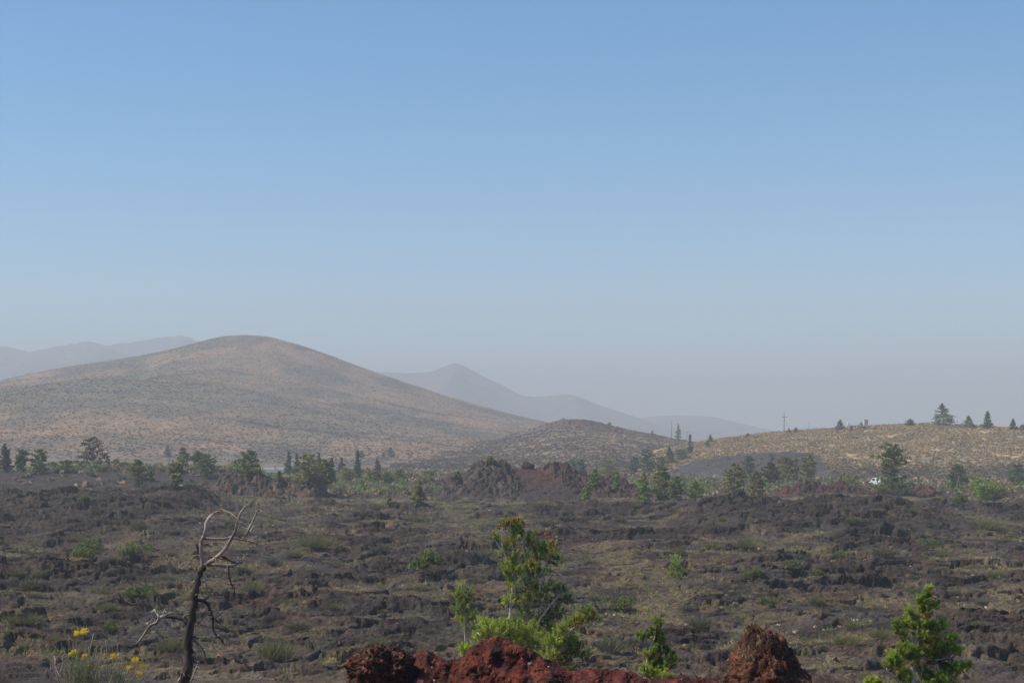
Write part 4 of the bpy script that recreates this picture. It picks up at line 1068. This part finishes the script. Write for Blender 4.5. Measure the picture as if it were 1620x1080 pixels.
pine('tall multi stemmed green pine with orange cones on its twin tops behind the red rim', 'tree', 44.0, (806, 1150),
 [([(806, 1150), (805, 1090), (806, 1030), (807, 975), (809, 955), (811, 930), (811, 905), (812, 880), (812, 860), (816, 845), (819, 832)], [13, 11, 9, 6.5, 5.5, 5, 4.4, 3.8, 3, 2.4, 1.6]),
  ([(811, 958), (804, 955), (799, 960)], (2.6, 1.6)), ([(812, 952), (817, 946), (820, 939)], (2.8, 1.8)), ([(807, 975), (800, 982), (794, 987)], (3.5, 1.6)), ([(808, 975), (815, 981)], (3, 1.4)),
  ([(803, 910), (801, 895), (801, 882), (796, 872), (794, 858), (795, 842), (796, 828)], (3, 1.4)), ([(797, 873), (790, 866), (784, 855), (780, 848)], (2.2, 1.2)),
  ([(819, 935), (829, 920), (831, 905), (833, 890), (836, 872), (839, 858)], (3.8, 1.4)), ([(830, 922), (844, 918), (856, 905), (864, 893), (869, 878), (873, 862)], (3.8, 1.4)),
  ([(845, 884), (848, 874), (852, 866)], (1.6, 1)), ([(804, 838), (806, 850), (807, 868)], (1.6, 1.6)), ([(806, 1030), (830, 1010), (850, 985), (868, 960), (885, 940)], (6, 2)),
  ([(805, 1045), (780, 1020), (755, 1000)], (5, 2)), ([(755, 990), (750, 980)], (2, 1)), ([(865, 1017), (851, 1017)], (2.2, 1.4)), ([(806, 1020), (802, 1005), (806, 1000)], (2.4, 1.4))],
 [(797, 829, 7, 6, 9, 1, 0), (806, 834, 6, 12, 14, 1, 0), (818, 832, 9, 12, 26, 1, 0), (816, 850, 8, 14, 22, 0, 0), (806, 862, 9, 12, 18, 4, 0), (823, 842, 6, 14, 14, 2, .2),
  (784, 850, 5, 8, 8, 1, 0), (796, 872, 8, 10, 8, 4, 0), (800, 900, 9, 10, 14, 0, 0), (815, 880, 9, 14, 20, 4, 0), (818, 905, 20, 14, 52, 0, 0), (840, 860, 10, 13, 26, 1, 0), (848, 880, 18, 14, 42, 0, 0),
  (858, 868, 14, 12, 26, 2, .3), (872, 872, 9, 16, 26, 4, 0), (880, 890, 14, 9, 16, 2, .2), (838, 898, 16, 14, 36, 4, 0), (852, 906, 18, 10, 24, 1, .2), (812, 928, 13, 12, 26, 0, 0),
  (845, 925, 20, 14, 44, 1, .1), (828, 945, 16, 14, 34, 4, .0), (806, 952, 12, 9, 24, 3, 0), (850, 945, 16, 14, 30, 2, .4), (876, 930, 16, 12, 26, 2, .5), (892, 945, 12, 18, 30, 2, .5),
  (870, 952, 14, 12, 22, 1, .5), (878, 978, 18, 18, 38, 2, .5), (858, 985, 24, 20, 50, 2, .3), (826, 972, 12, 10, 18, 1, .1),
  (762, 990, 14, 11, 34, 3, 0), (780, 996, 22, 13, 60, 3, -.2), (805, 994, 20, 14, 54, 0, -.2), (832, 996, 20, 18, 60, 0, -.2), (845, 1010, 20, 16, 50, 3, -.3), (820, 1018, 24, 14, 50, 3, -.2), (758, 1008, 12, 10, 24, 3, 0), (850, 1032, 20, 14, 34, 0, -.2),
  (735, 1030, 10, 11, 26, 3, -.3), (770, 1030, 26, 14, 40, 3, .2), (872, 1002, 12, 12, 20, 1, 0)],
 [(792, 831, 4.5, -.1), (805, 825, 5, -.15), (814, 824, 5, -.2), (820, 823, 5.5, -.1), (826, 827, 5, 0), (780, 846, 3.5, -.1), (849, 845, 4, -.1), (866, 849, 5.5, -.1), (874, 857, 5.5, -.15), (878, 863, 4.5, 0), (846, 865, 4.5, -.15), (848, 882, 3.5, -.1)],
 GN, 'foreground pines', per=40, seed=11)
pine('low pine with a long branch leaning right behind the red rim', 'tree', 40.0, (862, 1120),
 [([(862, 1120), (860, 1085), (862, 1055), (870, 1036), (880, 1018), (890, 1006), (902, 996), (914, 988), (922, 980), (930, 974)], [9, 8, 7, 6, 5, 4.2, 3.6, 3, 2.4, 1.6]),
  ([(868, 1036), (860, 1040), (852, 1043)], (2.6, 1.4)), ([(880, 1017), (866, 1018)], (2.2, 1.4)), ([(902, 996), (912, 990), (929, 982)], (2.4, 1.4)), ([(900, 1000), (895, 992), (898, 988)], (2, 1)), ([(922, 978), (925, 970), (928, 964)], (2, 1.2))],
 [(928, 968, 7, 8, 16, 1, 0), (922, 980, 12, 8, 22, 4, 0), (938, 978, 8, 8, 18, 1, 0), (905, 990, 12, 9, 24, 0, 0), (890, 1000, 10, 10, 22, 4, 0), (882, 1014, 10, 14, 28, 3, -.1), (874, 1036, 10, 14, 28, 4, -.2),
  (870, 1018, 14, 12, 26, 0, 0), (902, 1012, 18, 12, 34, 1, .2), (912, 1028, 18, 14, 40, 2, .3), (892, 1040, 22, 14, 44, 2, .2), (862, 1046, 18, 12, 30, 0, 0), (925, 1040, 8, 8, 12, 2, .3), (885, 1058, 26, 12, 34, 1, .1)],
 [(940, 970, 4, -.1), (910, 980, 5, -.1), (906, 985, 4, 0)], GN, 'foreground pines', per=40, seed=12)
pine('small separate pine with loose green tufts left of the tall pine', 'tree', 47.0, (742, 1075),
 [([(742, 1075), (738, 1040), (736, 1000), (735, 970), (732, 945), (730, 925)], [6, 5, 4, 3, 2, 1.2]), ([(735, 965), (744, 950), (748, 938)], (2, 1)), ([(736, 985), (724, 972), (720, 960)], (2, 1))],
 [(730, 930, 5, 7, 10, 3, 0), (726, 944, 9, 10, 22, 0, 0), (742, 938, 8, 8, 14, 1, 0), (738, 955, 12, 10, 26, 1, 0), (724, 962, 8, 10, 16, 1, .1), (742, 972, 10, 10, 20, 0, 0), (730, 978, 10, 10, 18, 4, 0), (738, 992, 14, 12, 24, 1, .2)],
 [], GN, 'foreground pines', per=36, seed=13)
pine('little pine between the leaning pine and the right red rock', 'tree', 27.0, (1024, 1125),
 [([(1024, 1125), (1022, 1085), (1023, 1055), (1025, 1035), (1032, 1018), (1037, 1005), (1041, 990)], [6, 5, 4.4, 3.8, 3, 2.4, 1.6]), ([(1028, 1028), (1036, 1022), (1045, 1012)], (2.6, 1.2)), ([(1032, 1012), (1032, 1006)], (2, 1)), ([(1023, 1062), (1040, 1062), (1060, 1052), (1070, 1046)], (3.5, 1.6)), ([(1030, 1020), (1020, 1010), (1012, 1005)], (2.2, 1.2))],
 [(1042, 986, 6, 7, 16, 1, 0), (1039, 997, 8, 8, 22, 1, 0), (1038, 1008, 9, 8, 20, 2, .05), (1018, 1008, 9, 6, 18, 1, 0), (1011, 1004, 4, 4, 6, 1, 0), (1042, 1018, 11, 8, 24, 0, 0), (1030, 1034, 12, 8, 28, 4, 0), (1026, 1042, 8, 8, 16, 4, 0), (1050, 1034, 14, 10, 32, 2, .1), (1030, 1058, 16, 9, 40, 0, 0), (1024, 1066, 12, 8, 28, 3, 0),
  (1055, 1052, 14, 8, 30, 0, 0), (1066, 1046, 8, 6, 16, 3, 0), (1045, 1066, 18, 8, 34, 3, -.1), (1040, 1048, 14, 6, 18, 2, .1)],
 [(1010, 1002, 4, 0), (1038, 993, 4.5, -.06), (1044, 985, 3, 0), (1049, 1013, 3.5, -.05), (1060, 1041, 3, 0)], GN, 'foreground pines', per=36, seed=14, nl=.055, blen=(.07, .14), nw=.011)
pine('bushy bright green pine with a pointed top at the lower right corner', 'tree', 25.0, (1444, 1190),
 [([(1444, 1190), (1443, 1130), (1443, 1075), (1445, 1050), (1447, 1030), (1450, 1010), (1452, 990), (1456, 970), (1461, 955), (1466, 940)], [10, 9, 7.5, 6, 5, 4, 3.4, 2.6, 2, 1.4]),
  ([(1402, 1057), (1412, 1070), (1428, 1082), (1440, 1092)], (1.8, 3.5)), ([(1450, 1020), (1442, 1006)], (3, 1.6)), ([(1447, 1030), (1434, 1016), (1427, 1005)], (2.4, 1.2)), ([(1443, 1085), (1460, 1066), (1452, 1062)], (2.2, 1.2)), ([(1450, 1030), (1470, 1045), (1500, 1040)], (3, 1.4)), ([(1446, 1075), (1480, 1080), (1510, 1068), (1530, 1055)], (3.6, 1.6)), ([(1449, 1015), (1470, 1005), (1492, 990)], (2.6, 1.2))],
 [(1472, 933, 4, 5, 8, 3, 0), (1467, 942, 6, 7, 16, 1, 0), (1461, 950, 8, 7, 20, 0, 0), (1453, 958, 6, 7, 14, 0, 0), (1472, 962, 10, 7, 20, 0, 0), (1462, 974, 10, 8, 20, 4, 0), (1478, 956, 6, 5, 8, 1, 0), (1440, 970, 5, 8, 14, 0, 0),
  (1438, 986, 8, 9, 22, 4, 0), (1421, 990, 7, 9, 22, 1, 0), (1428, 1004, 9, 7, 14, 0, 0), (1454, 990, 12, 9, 26, 3, 0), (1470, 990, 11, 9, 22, 1, .05), (1484, 996, 10, 7, 18, 0, 0), (1493, 988, 6, 6, 12, 3, 0), (1462, 1006, 16, 9, 36, 0, 0), (1476, 1010, 10, 8, 18, 4, 0),
  (1436, 1026, 13, 13, 44, 0, 0), (1430, 1038, 10, 10, 28, 1, 0), (1445, 1044, 10, 9, 20, 0, 0), (1465, 1028, 16, 10, 34, 4, 0), (1484, 1020, 10, 9, 22, 0, 0), (1490, 1034, 14, 10, 30, 1, .1), (1505, 1012, 8, 7, 18, 3, 0), (1500, 1022, 8, 7, 14, 0, 0), (1512, 1030, 9, 7, 22, 3, 0), (1478, 1046, 16, 10, 30, 2, .1),
  (1410, 1040, 7, 7, 18, 3, 0), (1405, 1052, 6, 8, 14, 4, 0), (1415, 1048, 8, 7, 14, 0, 0), (1424, 1062, 12, 7, 24, 4, 0), (1436, 1072, 12, 8, 24, 0, 0), (1460, 1064, 14, 9, 26, 2, .1), (1482, 1074, 18, 8, 44, 0, 0), (1470, 1080, 18, 8, 34, 3, 0), (1504, 1070, 12, 8, 26, 0, 0), (1516, 1060, 12, 7, 24, 3, 0), (1527, 1054, 8, 5, 16, 3, 0), (1500, 1056, 16, 8, 22, 2, .1), (1490, 1088, 30, 8, 40, 0, 0), (1425, 1090, 22, 8, 26, 0, 0)],
 [(1474, 935, 3, -.05), (1465, 971, 4, -.08), (1470, 976, 3.5, -.08), (1480, 998, 3.8, -.08), (1473, 956, 3, -.08)], GN, 'foreground pines', per=38, seed=15, nl=.055, blen=(.06, .13), nw=.010)
pine('tuft of green pine shoots cut off by the bottom edge left of the corner pine', 'shrub', 24.0, (1383, 1130),
 [([(1383, 1130), (1382, 1105), (1381, 1085)], [4, 3, 2]), ([(1383, 1110), (1392, 1095)], (2, 1))],
 [(1380, 1080, 9, 8, 24, 3, 0), (1392, 1084, 9, 7, 22, 0, 0), (1372, 1084, 7, 6, 14, 0, 0)], [], GN, 'foreground pines', per=36, seed=16, nl=.055, blen=(.05, .11), nw=.010)
pine('small young pine growing alone on the lava right of the middle', 'tree', 118.0, (1068, 915),
 [([(1068, 915), (1069, 900), (1071, 882)], [3, 2.2, 1.2]), ([(1068, 908), (1076, 900)], (1.6, 1))],
 [(1070, 883, 5, 5, 12, 3, 0), (1069, 892, 9, 6, 26, 0, 0), (1065, 900, 10, 6, 26, 1, 0), (1076, 902, 8, 6, 20, 0, 0), (1068, 910, 15, 5, 40, 0, 0)], [], GN, None, per=26, seed=17, nl=.13, blen=(.15, .4), nw=.04)

# ------------------------------------------------------------------ flowering rabbitbrush
def flowers():
    global R
    R = np.random.RandomState(77); random.seed(77); Y = 15.0
    def bush(base, label, stems, twigs, heads, n_fill, fx, cat='flowering shrub'):
        n_fill = int(n_fill * 2.3)
        b0 = P(base[0], base[1], Y); e = empty('rabbitbrush', b0)
        sub = lambda o: o.data.vertices.foreach_set('co', (np.array([v.co[:] for v in o.data.vertices]) - np.array(b0)).astype(np.float32).ravel())
        mb = MB()
        def stem(a, b, bow, w, c, mbx):
            p0 = P(a[0], a[1], Y + random.uniform(-.08, .08)); p1 = P(b[0], b[1], Y + random.uniform(-.12, .12)); s = Y / F
            pts = [p0.lerp(p1, t) + Vector((bow * s * math.sin(t * math.pi), 0, 0)) for t in (0, .2, .4, .6, .8, 1)]
            mbx.tube(pts, [w * s * .5 * (1 - .5 * k / 5) for k in range(6)], 5, c); return pts
        leafp, leafa = [], []
        for (b, bow) in stems:
            pts = stem((base[0] + random.uniform(-12, 12), base[1]), b, bow, 1.6, (.26, .31, .17), mb)
            for k in range(40):
                t = random.uniform(.25, .97) * 5; i = min(int(t), 4); leafp.append(pts[i].lerp(pts[i + 1], t - i)); leafa.append((random.uniform(-.5, .5), random.uniform(-.5, .5), .8))
        for k in range(n_fill):
            bx = base[0] + random.gauss(0, fx * .4); a = (base[0] + random.uniform(-14, 14), base[1]); top = (bx + random.gauss(0, fx * .5), random.uniform(1015, 1075))
            pts = stem(a, top, random.uniform(-8, 8), 1.2, random.choice([(.38, .40, .22), (.48, .42, .25), (.30, .34, .16)]), mb)
            for k in range(26):
                t = random.uniform(.2, .98) * 5; i = min(int(t), 4); leafp.append(pts[i].lerp(pts[i + 1], t - i)); leafa.append((random.uniform(-.6, .6), random.uniform(-.6, .6), .8))
        la = np.array(leafa); la /= np.linalg.norm(la, axis=1)[:, None]; lp = np.array([p[:] for p in leafp]); n = len(lp)
        V, Fq, C = blades(lp, R.uniform(.018, .042, n), np.full(n, .006), la, jitter(pick([(.44, .52, .24), (.54, .56, .30), (.34, .42, .17)], n), n, .2))
        q = np.array([f for f in mb.f if len(f) == 4]); tri = np.concatenate([q[:, [0, 1, 2]], q[:, [0, 2, 3]]]) + len(V)
        V, Fq, C = np.concatenate([V, np.array([a[:] for a in mb.v])]), np.concatenate([Fq, tri]), np.concatenate([C, np.array(mb.c)])
        mesh_np('foliage', V - np.array(b0), Fq, 3, [M_dry], C, e)
        for (a, b, bow, w) in twigs:
            mb = MB(); stem(a, b, bow, w, (.50, .42, .33), mb); sub(mb.build('dry_twig', M_dry, e))
        for (px, py, r) in heads:
            c = np.array(P(px, py, Y - .03)); m = 150; q = rand_unit(m); q[:, 2] = q[:, 2] * .75
            pos = c + q * r * 1.2 * Y / F * R.uniform(.4, 1, (m, 1)); V, Fq, C = quads(pos, R.uniform(.006, .012, m), jitter(pick([(.95, .66, .02), (.98, .78, .05), (.75, .58, .03)], m), m, .2), .2)
            mesh_np('flower_head', V - np.array(b0), Fq, 4, [M_leaf], C, e)
        tag(e, label, cat)
    bush((128, 1140), 'larger rabbitbrush with yellow flower heads and pale dead twigs at the lower left', 
      [((122, 1001), -6), ((133, 1000), -4), ((110, 1003), -10), ((116, 1032), -4), ((134, 1037), 4), ((141, 1050), 4), ((128, 1034), 0), ((180, 1038), 14), ((150, 1030), 6)],
      [((140, 1100), (148, 1002), -5, 1.6), ((128, 1110), (154, 1020), 4, 1.8), ((132, 1100), (160, 1024), 4, 1.8), ((165, 1110), (167, 1012), 4, 1.5), ((118, 1100), (112, 1048), -4, 1.8), ((95, 1080), (88, 1040), -4, 1.8), ((98, 1085), (80, 1053), -6, 1.6), ((94, 1066), (99, 1036), 2, 1.4), ((96, 1072), (86, 1038), -3, 1.6), ((145, 1100), (140, 1022), -3, 1.3), ((108, 1110), (96, 1068), 0, 2), ((150, 1120), (155, 1040), 6, 1.5), ((150, 1080), (162, 1022), 2, 1.2)],
      [(121, 1001, 5.5), (133, 998, 6), (118, 1031, 4.5), (134, 1037, 4), (180, 1037, 5), (112, 1034, 3), (143, 1051, 3)], 34, 34)
    bush((186, 1130), 'smaller rabbitbrush with four yellow flower heads on stems leaning right',
      [((214, 1043), -10), ((206, 1055), -8), ((226, 1054), -6), ((221, 1064), -4), ((228, 1071), 2), ((200, 1062), -10)],
      [((200, 1090), (226, 1072), 4, 1.2), ((196, 1085), (215, 1074), 0, 1.2)],
      [(214, 1043, 5.5), (205, 1055, 4.5), (225, 1054, 5.5), (220, 1065, 4.5)], 9, 12)
flowers()
# ------------------------------------------------------------------ poles, building, vehicles
WOOD = (.16, .13, .11)
def pole(px, pt, pb, ymin, label, w=.34, arm=True, ht=None):
    x, y, z = hit(px, pb + .6, ymin)
    h = Z(pt, y) - z; e = empty('utility_pole', (x, y, z - .2))
    mb = MB(); mb.tube([(0, 0, 0), (0, 0, h + .2)], [w * .5, w * .38], 8, WOOD); mb.build('post', M_obj, e)
    if arm:
        mb = MB(); mb.box((0, .15, h * .80), (2.6, .16, .18), WOOD); mb.box((-.55, .12, h * .77), (.9, .06, .06), WOOD, shear=.3); mb.build('crossarm', M_obj, e)
        for dx in (-1.15, -.4, 1.15):
            mb = MB(); mb.tube([(dx, .15, h * .80 + .09), (dx, .15, h * .80 + .35)], [.07, .05], 6, (.5, .5, .5)); mb.build('insulator', M_obj, e)
        mb = MB(); mb.tube([(.28, 0, h * .62), (.28, 0, h * .70)], [.16, .16], 8, (.35, .35, .36)); mb.build('transformer', M_obj, e)
    return tag(e, label, 'utility pole')
pole(1240.5, 652.5, 683.5, 600, 'tall utility pole with one crossarm on the crest left of the platform')
pole(1062.5, 665, 691, 600, 'bare thin pole beside the dark spire in the saddle', .30, False)
pole(1087, 679, 697, 600, 'faint short pole with a small arm in the saddle', .16, True)
pole(1279.5, 668, 682, 720, 'faint thin mast behind the crest right of the tall utility pole', .13, False)

def marker():
    x, y, z = hit(1076.5, 690, 600); e = empty('white_marker', (x, y, z)); h = Z(681, y) - z  # unidentified small white round thing, modelled as a ball on a post, no lamp
    mb = MB(); mb.tube([(0, 0, -.2), (0, 0, h)], [.07, .06], 6, (.3, .3, .3)); mb.build('post', M_obj, e)
    mb = MB(); mb.tube([(0, 0, h - .05), (0, 0, h + .1), (0, 0, h + .45), (0, 0, h + .6)], [.12, .34, .34, .1], 10, (.9, .9, .88)); mb.build('globe', M_obj, e)
    tag(e, 'small round white object on a post at the foot of the saddle spire', 'marker')
marker()
def platform():
    x, y, z = hit(1356, 681, 600); s = y / F; e = empty('platform', (x, y, z + 1.4))
    tan = (.60, .52, .42)
    mb = MB(); mb.box((0, 0, .66), (34 * s, 2.2, .5), tan); mb.build('deck', M_obj, e, False)
    for dx in (-9, 12):
        mb = MB(); mb.box((dx * s, 0, -.2), (3 * s, 1.6, 1.6), (.2, .17, .14)); mb.build('support', M_obj, e, False)
    mb = MB(); mb.box((13.5 * s, 0, .912 + 1.25), (6 * s, 2.0, 2.5), (.60, .46, .36)); mb.build('box_body', M_obj, e, False)
    mb = MB(); mb.box((13.5 * s, 0, 3.46), (6.6 * s, 2.2, .09), (.66, .54, .44)); mb.build('lid', M_obj, e, False)
    mb = MB(); mb.box((-13 * s, 0, .913 + .5), (3.2 * s, 1.2, 1.0), (.72, .70, .66)); mb.box((-14.2 * s, 0, 1.9), (1.1 * s, 1.0, .95), (.75, .73, .70)); mb.build('white_fixture', M_obj, e, False)
    mb = MB(); mb.box((2 * s, .8, 1.2), (17 * s, .12, .10), tan); mb.build('rail', M_obj, e, False)
    tag(e, 'pale flat platform with a beige box at its right end on the hill crest', 'platform')
platform()
def shed():
    Y = 560.0; x0, x1 = X(411, Y), X(449, Y); e = empty('metal_roof_building', ((x0 + x1) / 2, Y, 0)); w = x1 - x0
    mb = MB(); mb.box((0, 3.5, .35), (w * .94, 6.4, 1.5 + .9), (.22, .20, .18)); mb.build('wall', M_obj, e, False)
    mb = MB(); zE, zR = Z(746.5, Y), Z(739.5, Y) ; n = 26
    for k in range(n):      # standing-seam sheets
        a = -w / 2 + w * k / n; b = -w / 2 + w * (k + 1) / n; i = len(mb.v); c = (.22, .23, .24) if k % 2 else (.29, .30, .31)
        for (xx, yy, zz) in ((a, -.6, zE), (b, -.6, zE), (b, 3.5, zR + .15), (a, 3.5, zR + .15), (b, 7.6, zE), (a, 7.6, zE)): mb.v.append(Vector((xx, yy, zz))); mb.c.append(c)
        mb.f += [(i, i + 1, i + 2, i + 3), (i + 3, i + 2, i + 4, i + 5)]
        mb.box((a, -.55 + 2.05, (zE + zR) / 2 + .17), (.06, .06, .10), (.4, .43, .46))
    mb.build('roof', M_obj, e, False)
    mb = MB(); mb.box((w * .1, 1.8, zR + .15), (.5, .5, .9), (.3, .3, .3)); mb.build('vent', M_obj, e, False)
    tag(e, 'low building with a pale ribbed metal roof behind the red brown mound', 'building')
shed()

GLASS = plain_mat('vehicle_glass', (.03, .04, .05), .12); TYRE = plain_mat('tyre_rubber', (.02, .02, .02), .9); CHROME = plain_mat('wheel_metal', (.5, .5, .5), .35, .8)
def paint(name, c): 
    m = plain_mat(name, c, .3); return m
WHITE = paint('white_paint', (.80, .81, .82)); RED = plain_mat('tail_lamp', (.35, .02, .02), .3); LAMP = plain_mat('head_lamp', (.8, .8, .75), .2)
def prism(outline, y0, y1):
    """side outline (x,z) extruded across"""
    mb = MB(); n = len(outline)
    for y in (y0, y1):
        for (x, z) in outline: mb.v.append(Vector((x, y, z))); mb.c.append((1, 1, 1))
    mb.f += [tuple(range(n)), tuple(reversed(range(n, 2 * n)))] + [(i, i + n, (i + 1) % n + n, (i + 1) % n) for i in range(n)]
    return mb
def vehicle(name, label, cat, px, pb, D, rz, kind, body=WHITE, group=None, zofs=None):
    x = X(px, D); z = Z(pb, D) if zofs is None else zofs
    e = empty(name, (x, D, z)); e.rotation_euler = (0, 0, rz)
    if kind == 'car':
        L, Wd, H = 4.5, 1.8, 1.5; out = [(-2.25, .35), (-2.22, .85), (-2.0, .95), (-1.55, 1.0), (.95, 1.0), (2.05, .85), (2.25, .6), (2.25, .35)]; cab = [(-1.75, .99), (-1.3, 1.42), (-1.0, 1.5), (.1, 1.5), (.4, 1.42), (1.05, .99)]; wheels = (-1.35, 1.4); r = .33
        wins = [(-.95, .62), (.05, .62)]
    elif kind == 'van':
        L, Wd, H = 5.4, 2.0, 2.3; out = [(-2.7, .4), (-2.7, 1.3), (1.6, 1.3), (2.5, 1.05), (2.7, .7), (2.7, .4)]; cab = [(-2.7, 1.29), (-2.66, 2.2), (-2.5, 2.3), (.9, 2.3), (1.15, 2.2), (1.75, 1.29)]; wheels = (-1.7, 1.75); r = .38
        wins = [(-1.7, .8), (-.5, .8), (.75, .75)]
    m = prism(out, -Wd / 2, Wd / 2); b = m.build('body', body, e, False); bev = b.modifiers.new('b', 'BEVEL'); bev.width = .07; bev.segments = 2
    m = prism(cab, -Wd / 2 + .1, Wd / 2 - .1); c = m.build('cabin', body, e, False); bev = c.modifiers.new('b', 'BEVEL'); bev.width = .06; bev.segments = 2
    zw = (cab[0][1] + cab[2][1]) / 2
    for s in (-1, 1):
        for (wx, wl) in wins:
            m = MB(); m.box((wx, s * (Wd / 2 - .1), zw + .02), (wl, .02, (cab[2][1] - cab[0][1]) * .55), (1, 1, 1)); m.build('window', GLASS, e, False)
    a, bq = cab[-1], cab[-2]; mx, mz = (a[0] + bq[0]) / 2, (a[1] + bq[1]) / 2; ang = math.atan2(bq[1] - a[1], bq[0] - a[0])
    m = MB(); m.box((0, 0, 0), (math.hypot(bq[0] - a[0], bq[1] - a[1]) * .8, Wd * .78, .03), (1, 1, 1)); w = m.build('windscreen', GLASS, e, False); w.location = (mx, 0, mz); w.rotation_euler = (0, -ang, 0)
    m = MB(); m.box((cab[0][0] - .015 if kind == 'van' else -1.55, 0, zw + .05), (.03, Wd * .7, .35), (1, 1, 1)); m.build('rear_window', GLASS, e, False)
    for wx in wheels:
        for s in (-1, 1):
            m = MB(); m.tube([(wx, s * (Wd / 2 - .2), r), (wx, s * (Wd / 2 + .02), r)], [r, r], 16, (1, 1, 1)); wh = m.build('wheel', TYRE, e)
            m = MB(); m.tube([(wx, s * (Wd / 2 + .02), r), (wx, s * (Wd / 2 + .035), r)], [r * .6, r * .5], 12, (1, 1, 1)); m.build('rim', CHROME, wh)
    for s in (-1, 1):
        m = MB(); m.box((out[-1][0] - .01, s * (Wd / 2 - .3), .72), (.06, .36, .16), (1, 1, 1)); m.build('headlight', LAMP, e, False)
        m = MB(); m.box((out[0][0] + .01, s * (Wd / 2 - .2), .85), (.06, .2, .22), (1, 1, 1)); m.build('taillight', RED, e, False)
    return tag(e, label, cat, group)
G0 = 'white cars parked beyond the lava'
def gz(px, D): return float(ground_z(np.array([X(px, D)]), np.array([D]))[0])
vehicle('parked_car', 'leftmost parked white car, only its roof showing left of the faint olive pine', 'car', 648, 0, 441, .25, 'car', WHITE, G0, Z(758.4, 441) - 1.5)
vehicle('parked_car', 'second parked white car, right beside the leftmost one', 'car', 661, 0, 446, -.2, 'car', WHITE, G0, Z(757.6, 446) - 1.5)
vehicle('parked_van', 'long white van roof against the left foot of the cinder mound', 'van', 698, 0, 441, .05, 'van', WHITE, None, Z(756.8, 441) - 2.3)
vehicle('white_van', 'white van with blue tinted windows half hidden by the largest pine', 'van', 1388, 768.5, 425, 2.5, 'van', WHITE, None)
# ------------------------------------------------------------------ air, sky, sun, camera
def make_haze():
    mb = MB(); mb.box((0, 4750, 189), (13000, 10700, 390), (1, 1, 1))
    m = bpy.data.materials.new('smoky_air'); m.use_nodes = True; nt = m.node_tree
    nt.nodes.remove(nt.nodes['Principled BSDF'])
    v = nt.nodes.new('ShaderNodeVolumePrincipled'); v.inputs['Density'].default_value = HAZE_D
    v.inputs['Color'].default_value = (*HAZE_C, 1); v.inputs['Anisotropy'].default_value = 0.0
    nt.links.new(v.outputs['Volume'], nt.nodes['Material Output'].inputs['Volume'])
    o = mb.build('haze', m, smooth=False); tag(o, kind='stuff')
HAZE_D = 3.9e-4
HAZE_C = (.70, .74, .79)
make_haze()
SUN_EL, SUN_AZ = math.radians(50), math.radians(-92)      # azimuth from +Y (view direction), negative = left
w = bpy.data.worlds.new('World'); scene.world = w; w.use_nodes = True
nt = w.node_tree; bg = nt.nodes['Background']
sky = nt.nodes.new('ShaderNodeTexSky'); sky.sky_type = 'NISHITA'; sky.sun_disc = False
sky.sun_elevation = SUN_EL; sky.sun_rotation = SUN_AZ; sky.altitude = 1800; sky.air_density = 1.0; sky.dust_density = .6; sky.ozone_density = .6
hs = nt.nodes.new('ShaderNodeHueSaturation'); hs.inputs['Saturation'].default_value = 1.45; hs.inputs['Hue'].default_value = .494
nt.links.new(sky.outputs['Color'], hs.inputs['Color']); nt.links.new(hs.outputs['Color'], bg.inputs['Color']); bg.inputs['Strength'].default_value = 0.15
sl = bpy.data.lights.new('sun', 'SUN'); sl.energy = 5.0; sl.angle = math.radians(.6); sl.color = (1, .90, .74)
so = link(bpy.data.objects.new('sun', sl))
d = Vector((math.sin(SUN_AZ) * math.cos(SUN_EL), math.cos(SUN_AZ) * math.cos(SUN_EL), math.sin(SUN_EL)))
so.rotation_euler = d.to_track_quat('Z', 'Y').to_euler(); so.location = (-60, 0, 120)
cam = bpy.data.cameras.new('camera'); co = link(bpy.data.objects.new('camera', cam))
co.location = (0, 0, CZ); co.rotation_euler = (math.radians(90), 0, 0)
cam.sensor_width = 36; cam.lens = F / 1620 * 36; cam.shift_y = (HY - 540) / 1620
cam.clip_start = .1; cam.clip_end = 40000
scene.camera = co
vs = scene.view_settings; vs.view_transform = 'Standard'; vs.look = 'None'; vs.gamma = 1; vs.exposure = 0.14
scene.render.engine = 'CYCLES'
cy = scene.cycles; cy.use_denoising = True; cy.max_bounces = 6; cy.diffuse_bounces = 2; cy.volume_bounces = 1; cy.transparent_max_bounces = 8
cy.caustics_reflective = False; cy.caustics_refractive = False
try: cy.denoiser = 'OPENIMAGEDENOISE'; cy.denoising_input_passes = 'RGB_ALBEDO_NORMAL'
except Exception: pass
